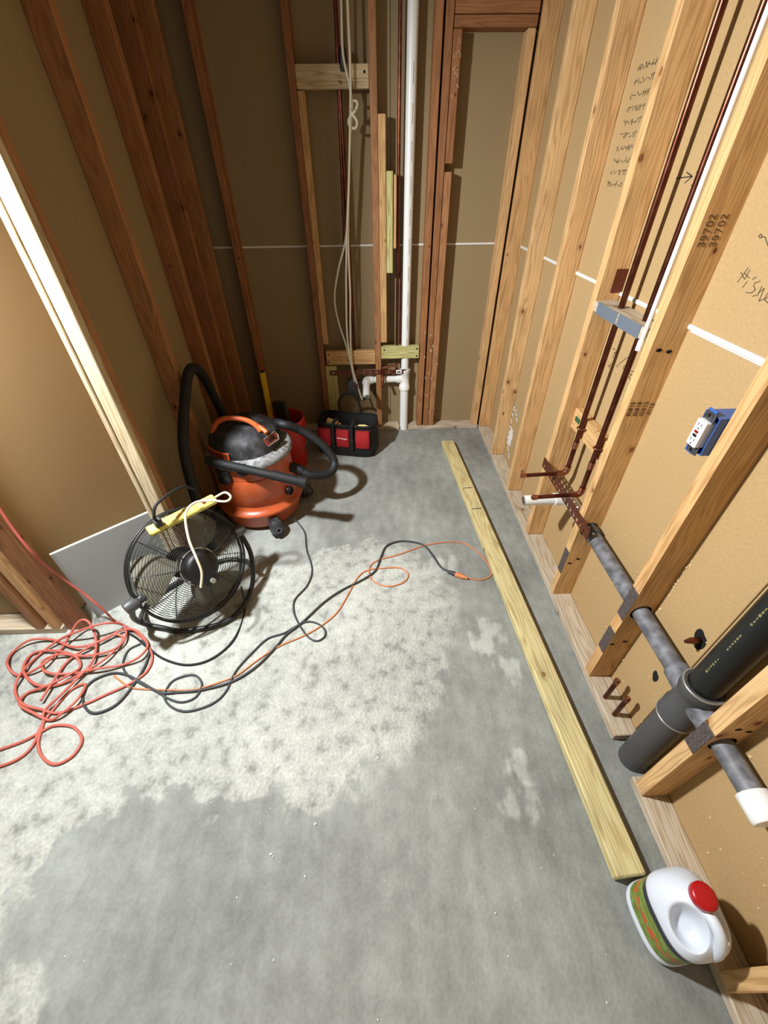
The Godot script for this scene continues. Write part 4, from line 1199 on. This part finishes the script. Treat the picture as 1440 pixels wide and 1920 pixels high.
	tube("power_cord", [V(-0.640, 0.120, -1.240), V(-0.639, 0.006, -1.196), V(-0.649, 0.006, -1.044), V(-0.716, 0.006, -0.951), V(-0.811, 0.006, -0.922), V(-0.918, 0.006, -0.950), V(-1.007, 0.006, -1.003), V(-1.085, 0.006, -1.059), V(-1.137, 0.006, -1.088)].map(func(q): return q - o), 0.0045, M.rubber, f, 7, 6)

	# power strip balanced on the rim
	var ps := thing("power_strip", "yellow power strip balanced on top of the fan", "power strip", V(-0.81, 0.500, -1.315))
	var dir := V(0.19, 0.005, -0.19).normalized()
	var bs := looking(dir.cross(Vector3.UP).normalized() * -1.0)
	var body := Node3D.new()
	body.name = "body"
	ps.add_child(body)
	body.transform = Transform3D(Basis(dir, V(0.25, 0.95, 0.25).normalized(), dir.cross(V(0.25, 0.95, 0.25).normalized()).normalized()).orthonormalized(), Vector3.ZERO)
	block("case", V(-0.145, -0.014, -0.022), V(0.145, 0.014, 0.022), M.strip_yellow, body, 0.006)
	for k in 5:
		block("socket", V(-0.105 + k * 0.036, 0.0135, -0.013), V(-0.081 + k * 0.036, 0.0150, 0.013), M.tool_tan, body, 0.0005)
	block("switch", V(0.085, 0.013, -0.010), V(0.100, 0.019, 0.010), M.switch_red, body, 0.002)
	block("plug", V(-0.115, 0.013, -0.015), V(-0.085, 0.050, 0.015), M.cord_gray, body, 0.005)
	tube("cord", [V(-0.10, 0.04, 0.0), V(-0.105, 0.075, 0.0), V(-0.08, 0.11, -0.02), V(-0.01, 0.10, -0.05), V(0.06, 0.06, -0.08), V(0.10, 0.0, -0.09)], 0.006, M.rubber, body, 8, 5)
	# its pale lead loops back over the fan to the motor
	var o2: Vector3 = ps.position
	tube("lead", [V(-0.700, 0.515, -1.410) - o2, V(-0.655, 0.535, -1.415) - o2, V(-0.625, 0.530, -1.39) - o2, V(-0.64, 0.525, -1.365) - o2, V(-0.70, 0.535, -1.36) - o2, V(-0.755, 0.545, -1.335) - o2, V(-0.775, 0.535, -1.275) - o2, V(-0.745, 0.49, -1.18) - o2, V(-0.71, 0.44, -1.12) - o2, V(-0.695, 0.39, -1.09) - o2, V(-0.705, 0.335, -1.06) - o2], 0.0050, M.cord_cream, ps, 8, 6)

func make_bag_and_bucket() -> void:
	# tool bag
	var b := thing("tool_bag", "red and black canvas tool bag with open top", "bag", V(-0.200, 0, -2.655))
	b.rotation.y = -0.21
	var rings := []
	for a in [[0.205, 0.105, 0.0], [0.215, 0.115, 0.02], [0.217, 0.116, 0.09], [0.212, 0.108, 0.16], [0.205, 0.10, 0.225], [0.205, 0.10, 0.24]]:
		rings.append(super_ring(a[0], a[1], a[2], 5.0, 48))
	rings.append(super_ring(0.198, 0.092, 0.241, 5.0, 48))
	rings.append(super_ring(0.196, 0.090, 0.15, 5.0, 48))
	rings.append(super_ring(0.18, 0.08, 0.10, 5.0, 48))
	part("body", loft(rings), M.bag_black, b)
	var rim := PackedVector3Array()
	for p in super_ring(0.204, 0.099, 0.238, 5.0, 48):
		rim.append(p + V(0, 0.012 * absf(p.x) / 0.2 * (1.0 if p.z < 0 else 0.0), 0))
	part("rim", tube_mesh(rim, 0.009, 8, true), M.bag_black, b)
	# red pockets bulging from the front
	for a in [[-0.195, -0.092], [-0.062, 0.040], [0.078, 0.185]]:
		var cx: float = (a[0] + a[1]) / 2.0
		var hw: float = (a[1] - a[0]) / 2.0
		var rg := []
		for k in 6:
			var t := k / 5.0
			rg.append(super_ring(hw * lerpf(0.92, 1.0, sin(t * PI)), 0.010 + 0.014 * sin(t * PI * 0.9 + 0.2), lerpf(0.085, 0.212, t), 3.0, 20, V(cx, 0, lerpf(0.113, 0.103, t))))
		part("pocket", loft(rg), M.bag_red, b)
	for k in 2:
		var x: float = [-0.077, 0.059][k]
		part("strap", tube_mesh(catmull([V(x, 0.07, 0.122), V(x, 0.15, 0.128), V(x, 0.235, 0.112), V(x + 0.01, 0.268, 0.085), V(x + 0.02, 0.262, 0.05)], 5), 0.0125, 6), M.bag_black, b)
		block("buckle", V(x - 0.014, 0.118, 0.134), V(x + 0.014, 0.158, 0.141), M.rubber, b, 0.003)
		part("rivet", lathe([Vector2(0, 0), Vector2(0.004, 0), Vector2(0.003, 0.002), Vector2(0, 0.003)], 8), M.silver, b, V(x, 0.09, 0.134), Basis(Vector3.RIGHT, PI / 2))
	# white wordmark, too small to read: a run of short strokes
	var st := new_st()
	for k in 10:
		add_cham(st, V(-0.046 + k * 0.0078, 0.158 - k * 0.0006, 0.1325), V(0.0055, 0.0075 + 0.0025 * ((k * 7) % 3 - 1), 0.0016), 0.0006)
	part("wordmark", done(st), M.bag_print, b)
	tube("carry_handle", [V(-0.075, 0.24, -0.095), V(-0.085, 0.31, -0.10), V(-0.055, 0.372, -0.10), V(0.005, 0.392, -0.10), V(0.05, 0.37, -0.10), V(0.072, 0.30, -0.10), V(0.085, 0.24, -0.095)], 0.0085, M.bag_black, b, 8, 6)
	var bb := Transform3D(Basis(Vector3.UP, -0.21), b.position)
	for k in 3:
		var spec: Array = [["wood_block", "tan wooden block sticking out of the tool bag", "wood", V(-0.11, 0.20, 0.03), V(0.085, 0.085, 0.030), M.tool_tan], ["tool_grip", "small tan tool grip in the middle of the tool bag", "tool", V(-0.035, 0.20, 0.065), V(0.032, 0.07, 0.024), M.tool_tan], ["glove_tool", "cream rounded tool handle at the right of the tool bag", "tool", V(0.11, 0.215, 0.055), V(0.05, 0.03, 0.03), M.tool_cream]][k]
		var t := thing(spec[0], spec[1], spec[2], bb * spec[3])
		t.rotation = V(0.1, -0.21, [-0.3, 0.4, 0.15][k])
		if k < 2:
			part("body", cham(spec[4], 0.006), spec[5], t)
			block("end_face", -spec[4] / 2 * V(0.9, 0, 0.9) + V(0, spec[4].y / 2 - 0.004, 0), spec[4] / 2 * V(0.9, 0, 0.9) + V(0, spec[4].y / 2 + 0.001, 0), spec[5], t, 0.001)
		else:
			part("grip", tube_mesh(line([V(-0.055, 0, 0), V(-0.045, 0, 0), V(-0.01, 0.002, 0), V(0.03, 0, 0), V(0.052, -0.004, 0), V(0.06, -0.006, 0)]), [0.006, 0.014, 0.018, 0.017, 0.011, 0.004], 14), spec[5], t)
			part("ferrule", tube_mesh(line([V(-0.075, 0, 0), V(-0.05, 0, 0)]), 0.009, 10), M.steel, t)
	# bucket with a level and a brush in it
	var k := thing("red_bucket", "round red plastic bucket behind the vacuum", "bucket", V(-0.615, 0, -2.46))
	part("shell", lathe([Vector2(0.0, 0.004), Vector2(0.122, 0.0), Vector2(0.124, 0.004), Vector2(0.136, 0.27), Vector2(0.142, 0.274), Vector2(0.143, 0.30), Vector2(0.139, 0.304), Vector2(0.140, 0.33), Vector2(0.146, 0.334), Vector2(0.147, 0.352), Vector2(0.142, 0.362), Vector2(0.136, 0.360), Vector2(0.134, 0.33), Vector2(0.119, 0.012), Vector2(0.0, 0.012)], 44), M.bucket_red, k)
	tube("bail", [V(0.146, 0.318, 0.0), V(0.158, 0.29, 0.05), V(0.15, 0.21, 0.10), V(0.09, 0.16, 0.155), V(0.0, 0.145, 0.175), V(-0.08, 0.16, 0.158), V(-0.146, 0.318, 0.0)], 0.002, M.steel, k, 6, 6)
	for e in [-1, 1]:
		block("bail_lug", V(e * 0.146 - 0.008, 0.305, -0.014), V(e * 0.146 + 0.008, 0.332, 0.014), M.bucket_red, k, 0.003)
	var lv := thing("spirit_level", "yellow spirit level standing in the red bucket", "level", V(-0.692, 0.016, -2.475))
	lv.rotation = V(-0.12, 0.15, 0.0)
	block("web", V(-0.010, 0, -0.002), V(0.010, 0.62, 0.020), M.level_yellow, lv, 0.001)
	block("flange", V(-0.014, 0, 0.018), V(0.014, 0.62, 0.023), M.level_yellow, lv, 0.001)
	block("flange", V(-0.014, 0, -0.023), V(0.014, 0.62, -0.002), M.level_yellow, lv, 0.001)
	block("end_cap", V(-0.013, 0.615, -0.021), V(0.013, 0.628, 0.021), M.black, lv, 0.002)
	tube("vial", [V(-0.011, 0.40, 0), V(0.011, 0.40, 0)], 0.014, M.black, lv, 14)
	var br := thing("scrub_block", "dark grey rubbing block standing in the red bucket", "block", V(-0.590, 0.016, -2.500))
	br.rotation = V(0.05, -0.25, 0.06)
	block("core", V(-0.045, 0, -0.02), V(0.045, 0.445, 0.02), M.brush_gray, br, 0.006)
	block("grip", V(-0.040, 0.28, -0.032), V(0.040, 0.43, -0.018), M.brush_gray, br, 0.006)

func make_jug() -> void:
	var j := thing("white_jug", "white plastic gallon jug with red cap and green label", "jug", V(0.742, 0, -0.118))
	j.rotation.y = 0.12
	var ring := func(hx: float, hz: float, y: float, p: float, off: Vector3) -> PackedVector3Array:
		return super_ring(hx, hz, y, p, 128, off)
	var R := []
	for a in [[0.060, 0.068, 0.0, 3.0, 0, 0], [0.070, 0.078, 0.004, 3.0, 0, 0], [0.076, 0.084, 0.016, 3.0, 0, 0], [0.076, 0.084, 0.026, 3.0, 0, 0], [0.073, 0.081, 0.032, 3.0, 0, 0], [0.073, 0.081, 0.150, 3.0, 0, 0], [0.0765, 0.0845, 0.156, 3.0, 0, 0], [0.0765, 0.0845, 0.164, 3.0, 0, 0], [0.073, 0.081, 0.181, 2.9, 0, -0.001], [0.064, 0.071, 0.203, 2.7, 0.001, -0.004], [0.048, 0.052, 0.225, 2.4, 0.002, -0.009], [0.031, 0.033, 0.241, 2.1, 0.003, -0.014], [0.0225, 0.0225, 0.250, 2.0, 0.003, -0.016], [0.0215, 0.0215, 0.266, 2.0, 0.003, -0.016]]:
		R.append(ring.call(a[0], a[1], a[2], a[3], V(a[4], 0, a[5])))
	var fine := []
	for i in R.size() - 1:
		for q in (9 if i > 6 else 1):
			var rr := PackedVector3Array()
			for k in 128:
				var p1: Vector3 = R[i][k]
				var p2: Vector3 = R[i + 1][k]
				var t := q / 9.0
				rr.append(p1.cubic_interpolate(p2, R[maxi(i - 1, 0)][k], R[mini(i + 2, R.size() - 1)][k], t) if i > 6 else p1)
			fine.append(rr)
	fine.append(R[R.size() - 1])
	R = fine
	# finger hollows on both sides of the handle
	for i in range(7, R.size()):
		for k in 128:
			var p: Vector3 = R[i][k]
			for e in [-1.0, 1.0]:
				var d := pow((p.x - e * 0.040) / 0.028, 2.0) + pow((p.z - 0.026) / 0.036, 2.0) + pow((p.y - 0.215) / 0.042, 2.0)
				if d < 1.7:
					p += V(-0.016 * e, -0.046, -0.008) * smoothstep(0.0, 1.0, 1.0 - d / 1.7)
			R[i][k] = p
	part("body", loft(R), M.jug_white, j)
	# handle from the neck down to the shoulder
	var hp := catmull([V(0.003, 0.236, 0.000), V(0.003, 0.250, 0.020), V(0.004, 0.246, 0.044), V(0.005, 0.224, 0.062), V(0.006, 0.192, 0.072), V(0.006, 0.165, 0.074)], 5)
	part("handle", tube_mesh(hp, 0.0125, 14), M.jug_white, j)
	part("cap", lathe([Vector2(0.0, 0.0), Vector2(0.0265, 0.0), Vector2(0.0275, 0.002), Vector2(0.0275, 0.018), Vector2(0.026, 0.021), Vector2(0.018, 0.0225), Vector2(0.0, 0.023)], 36), M.cap_red, j, V(0.003, 0.254, -0.016))
	# label: a printed band following the body
	var verts := PackedVector3Array()
	var norms := PackedVector3Array()
	var uvs := PackedVector2Array()
	var idx := PackedInt32Array()
	var base := super_ring(0.0738, 0.0818, 0.0, 3.0, 64)
	for e in 2:
		for k in 65:
			var p := base[k % 64]
			verts.append(p + V(0, 0.038 + 0.110 * e, 0))
			var q := base[(k + 1) % 64] - base[(k + 63) % 64]
			norms.append(V(q.z, 0, -q.x).normalized())
			uvs.append(Vector2(1.0 - k / 64.0 * 1.0 + 0.5, 1.0 - e))
	for k in 64:
		idx.append_array([k, k + 1, k + 65, k + 1, k + 66, k + 65])
	var lb := part("label", arrays(verts, norms, idx, uvs), M.jug_label, j)
	lb.set_meta("label", "green printed label with orange band")

func make_lumber_and_board() -> void:
	var a := V(0.5385, 0.019, -2.677)
	var b := V(0.697, 0.019, -0.205)
	var t := thing("floor_lumber", "long yellowish treated two-by-four lying on the concrete floor", "lumber", (a + b) / 2.0 * V(1, 0, 1))
	var d := (b - a).normalized()
	var turn := Basis(d.cross(Vector3.UP).normalized() * -1.0, d, Vector3.UP)
	t.transform.basis = Basis()
	part("board", cham(V(0.089, a.distance_to(b), 0.038), 0.004), M.treated, t, V(0, 0.0195, 0), Basis(V(0, 1, 0).cross(d).normalized(), d, V(0, 1, 0).cross(d).normalized().cross(d)))
	for m in [0.475, 0.56]:
		var p := a.lerp(b, m - 0.23) - (a + b) / 2.0
		var o := block("pencil_mark", V(-0.030, 0.0, -0.003), V(0.030, 0.0012, 0.003), M.ink, t, 0.0)
		o.transform = Transform3D(Basis(Vector3.UP, atan2(d.x, d.z)), V(p.x, 0.0386, p.z))
	# grey board leaning across the gap
	var g := thing("leaning_gray_board", "grey drywall offcut standing on edge behind the fan", "board", V(-1.155, 0, -1.345))
	var dir := V(0.35, 0, -0.315)
	g.rotation.y = atan2(-dir.z, dir.x)
	block("sheet", V(-0.235, 0.0, -0.0055), V(0.235, 0.413, 0.0065), M.gray_board, g, 0.0006)
	block("cut_edge", V(-0.235, 0.413, -0.0050), V(0.235, 0.415, 0.0060), M.board_edge, g, 0.0002)

func make_cords() -> void:
	var r := thing("red_extension_cord", "tangled red extension cord coiled on the floor at left", "cord")
	tube("cord", [V(-1.310, 0.834, -1.143), V(-1.305, 0.635, -1.115), V(-1.290, 0.489, -1.103), V(-1.312, 0.330, -1.147), V(-1.285, 0.220, -1.158), V(-1.244, 0.140, -1.147), V(-1.225, 0.070, -1.144), V(-1.234, 0.006, -1.158), V(-1.150, 0.006, -1.116), V(-1.061, 0.006, -1.058), V(-0.985, 0.006, -0.977), V(-0.973, 0.006, -0.904), V(-1.016, 0.006, -0.851), V(-1.094, 0.006, -0.806), V(-1.158, 0.006, -0.770), V(-1.243, 0.006, -0.738), V(-1.311, 0.016, -0.750), V(-1.384, 0.027, -0.767), V(-1.463, 0.011, -0.827), V(-1.474, 0.028, -0.885), V(-1.475, 0.010, -0.975), V(-1.411, 0.027, -1.047), V(-1.290, 0.075, -1.065), V(-1.205, 0.075, -1.094), V(-1.161, 0.020, -1.117), V(-1.125, 0.023, -1.041), V(-1.161, 0.023, -0.989), V(-1.259, 0.019, -0.971), V(-1.364, 0.026, -0.978), V(-1.431, 0.014, -0.955), V(-1.374, 0.028, -0.897), V(-1.282, 0.009, -0.897), V(-1.162, 0.028, -0.906), V(-1.084, 0.012, -0.928), V(-1.018, 0.027, -0.958), V(-1.019, 0.017, -1.023), V(-1.098, 0.024, -1.088), V(-1.165, 0.021, -1.092), V(-1.231, 0.021, -1.037), V(-1.323, 0.025, -1.011), V(-1.445, 0.017, -1.056), V(-1.537, 0.027, -1.052), V(-1.590, 0.012, -1.003), V(-1.557, 0.028, -0.935), V(-1.491, 0.009, -0.896), V(-1.408, 0.028, -0.930), V(-1.386, 0.014, -1.020), V(-1.334, 0.075, -1.103), V(-1.286, 0.075, -1.101), V(-1.250, 0.023, -1.045), V(-1.212, 0.023, -0.942), V(-1.242, 0.019, -0.859), V(-1.263, 0.026, -0.792), V(-1.294, 0.015, -0.743), V(-1.276, 0.006, -0.694), V(-1.254, 0.006, -0.631), V(-1.208, 0.006, -0.583), V(-1.150, 0.006, -0.559), V(-1.104, 0.006, -0.585), V(-1.101, 0.006, -0.638), V(-1.158, 0.006, -0.684), V(-1.229, 0.006, -0.692), V(-1.264, 0.006, -0.674), V(-1.304, 0.006, -0.645), V(-1.348, 0.006, -0.625), V(-1.394, 0.006, -0.609), V(-1.426, 0.006, -0.601)], 0.0052, M.cord_red, r, 8, 6)
	var r2 := thing("red_extension_cord", "loose red cord loops running off the left edge below the coil", "cord")
	tube("cord", [V(-1.370, 0.006, -0.549), V(-1.298, 0.006, -0.577), V(-1.269, 0.006, -0.620), V(-1.279, 0.006, -0.688), V(-1.271, 0.006, -0.753), V(-1.246, 0.006, -0.829), V(-1.199, 0.009, -0.849), V(-1.186, 0.022, -0.784), V(-1.216, 0.022, -0.730), V(-1.259, 0.009, -0.711), V(-1.326, 0.021, -0.734), V(-1.402, 0.022, -0.770), V(-1.413, 0.009, -0.819), V(-1.343, 0.021, -0.840), V(-1.281, 0.022, -0.882), V(-1.262, 0.009, -0.927), V(-1.303, 0.021, -0.971), V(-1.408, 0.023, -0.999), V(-1.502, 0.010, -0.993), V(-1.481, 0.021, -0.913), V(-1.389, 0.023, -0.848), V(-1.306, 0.010, -0.851), V(-1.225, 0.021, -0.896), V(-1.160, 0.023, -0.957), V(-1.141, 0.010, -1.049), V(-1.186, 0.021, -1.071), V(-1.263, 0.023, -1.010), V(-1.328, 0.010, -0.953), V(-1.328, 0.020, -0.862), V(-1.327, 0.023, -0.781)], 0.0052, M.cord_red, r2, 8, 6)
	var g := thing("gray_extension_cord", "dark grey cord plugged into the orange cord by the lumber", "cord")
	tube("cord", [V(0.375, 0.007, -1.389), V(0.321, 0.007, -1.430), V(0.286, 0.007, -1.522), V(0.245, 0.007, -1.598), V(0.169, 0.007, -1.629), V(0.100, 0.007, -1.629), V(0.039, 0.007, -1.592), V(0.008, 0.007, -1.506), V(-0.021, 0.007, -1.419), V(-0.085, 0.007, -1.361), V(-0.189, 0.007, -1.296), V(-0.271, 0.007, -1.224), V(-0.359, 0.007, -1.116), V(-0.422, 0.007, -1.053), V(-0.459, 0.007, -0.992), V(-0.524, 0.007, -0.904), V(-0.611, 0.007, -0.841), V(-0.724, 0.007, -0.811), V(-0.813, 0.007, -0.805), V(-0.883, 0.007, -0.806), V(-0.981, 0.007, -0.853), V(-1.061, 0.007, -0.889), V(-1.122, 0.007, -0.894), V(-1.179, 0.007, -0.864), V(-1.191, 0.007, -0.813), V(-1.150, 0.007, -0.755), V(-1.098, 0.007, -0.733), V(-1.037, 0.007, -0.762), V(-1.007, 0.007, -0.832), V(-0.992, 0.007, -0.923), V(-1.007, 0.007, -1.003), V(-1.057, 0.007, -1.048)], 0.0048, M.cord_gray, g, 8, 6)
	var o := thing("orange_extension_cord", "thin orange cord winding over the floor to the lumber", "cord")
	tube("cord", [V(0.450, 0.004, -1.352), V(0.516, 0.004, -1.341), V(0.573, 0.004, -1.375), V(0.563, 0.004, -1.475), V(0.499, 0.004, -1.584), V(0.416, 0.004, -1.619), V(0.266, 0.004, -1.600), V(0.104, 0.004, -1.531), V(-0.002, 0.004, -1.496), V(-0.049, 0.004, -1.447), V(-0.040, 0.004, -1.362), V(0.039, 0.004, -1.315), V(0.121, 0.004, -1.339), V(0.147, 0.004, -1.391), V(0.108, 0.004, -1.435), V(0.006, 0.004, -1.436), V(-0.067, 0.004, -1.423), V(-0.112, 0.004, -1.376), V(-0.154, 0.004, -1.275), V(-0.200, 0.004, -1.172), V(-0.261, 0.004, -1.105), V(-0.335, 0.004, -1.052), V(-0.452, 0.004, -0.994), V(-0.531, 0.004, -0.930), V(-0.598, 0.004, -0.869), V(-0.682, 0.004, -0.834), V(-0.761, 0.004, -0.814), V(-0.846, 0.004, -0.816), V(-0.926, 0.004, -0.821), V(-1.008, 0.004, -0.831), V(-1.054, 0.004, -0.854), V(-1.105, 0.004, -0.886)], 0.0034, M.cord_orange, o, 8, 6)
	var p1 := V(0.378, 0.011, -1.381)
	var p2 := V(0.4235, 0.011, -1.357)
	var d := (p2 - p1).normalized()
	tube("plug", [p1 - d * 0.030, p1 - d * 0.022, p1 + d * 0.004, p1 + d * 0.008], [0.006, 0.010, 0.013, 0.012], M.cord_gray, g, 10)
	tube("connector", [p1 + d * 0.009, p1 + d * 0.014, p1 + d * 0.045, p1 + d * 0.060, p1 + d * 0.075], [0.012, 0.014, 0.013, 0.008, 0.005], M.cord_orange, o, 10)

func make_small_things() -> void:
	# lamp that lights the room, hung beside the left wall just out of the picture
	var l := thing("work_lamp", "clamp work lamp with shallow metal reflector beside the near left wall", "lamp", LAMP_AT)
	var turn := looking(LAMP_AT - LAMP_AIM) * Basis(Vector3.RIGHT, PI / 2)
	part("bulb", lathe([Vector2(0.0, -0.045), Vector2(0.018, -0.042), Vector2(0.030, -0.03), Vector2(0.034, -0.012), Vector2(0.030, 0.008), Vector2(0.018, 0.03), Vector2(0.014, 0.045)], 24), M.bulb_shell, l, Vector3.ZERO, turn)
	part("reflector", lathe([Vector2(0.022, 0.075), Vector2(0.05, 0.066), Vector2(0.09, 0.040), Vector2(0.112, 0.0), Vector2(0.116, -0.012), Vector2(0.118, -0.010), Vector2(0.114, 0.002), Vector2(0.092, 0.042), Vector2(0.051, 0.069), Vector2(0.022, 0.078)], 36), M.steel, l, Vector3.ZERO, turn)
	part("socket", lathe([Vector2(0.0145, 0.044), Vector2(0.02, 0.046), Vector2(0.02, 0.12), Vector2(0.008, 0.13), Vector2(0.0, 0.131)], 20), M.black, l, Vector3.ZERO, turn)
	tube("flex", [turn * V(0, 0.13, 0), turn * V(0, 0.16, 0), V(-0.12, 0.22, 0.02), V(-0.12, 0.33, 0.02)], 0.004, M.rubber, l, 8, 4)

	# black hose bent over against the dark wall
	var h := thing("bent_black_hose", "thick black hose bent over against the dark left studs", "hose")
	tube("hose", [V(-0.905, 0.030, -1.60), V(-0.905, 0.30, -1.62), V(-0.910, 0.58, -1.69), V(-0.912, 0.75, -1.86), V(-0.912, 0.845, -2.02), V(-0.912, 0.78, -2.14), V(-0.905, 0.60, -2.21), V(-0.90, 0.40, -2.26), V(-0.90, 0.030, -2.32)], 0.025, M.rubber, h, 14, 6)
	# crumbs on the slab
	var st := new_st()
	for k in 260:
		var x := rng.randf_range(-1.0, 0.75)
		var z := rng.randf_range(-2.6, 0.3)
		var s := rng.randf_range(0.0012, 0.0042) * (1.6 if rng.randf() < 0.06 else 1.0)
		add_cham(st, V(x, s * 0.3, z), V(s * 1.3, s * 0.7, s), s * 0.2, Basis(Vector3.UP, rng.randf() * TAU))
	var gr := part("floor_grit", done(st), M.grit)
	tag(gr, "scattered pale grit and chips on the concrete floor", "debris", "", "stuff")
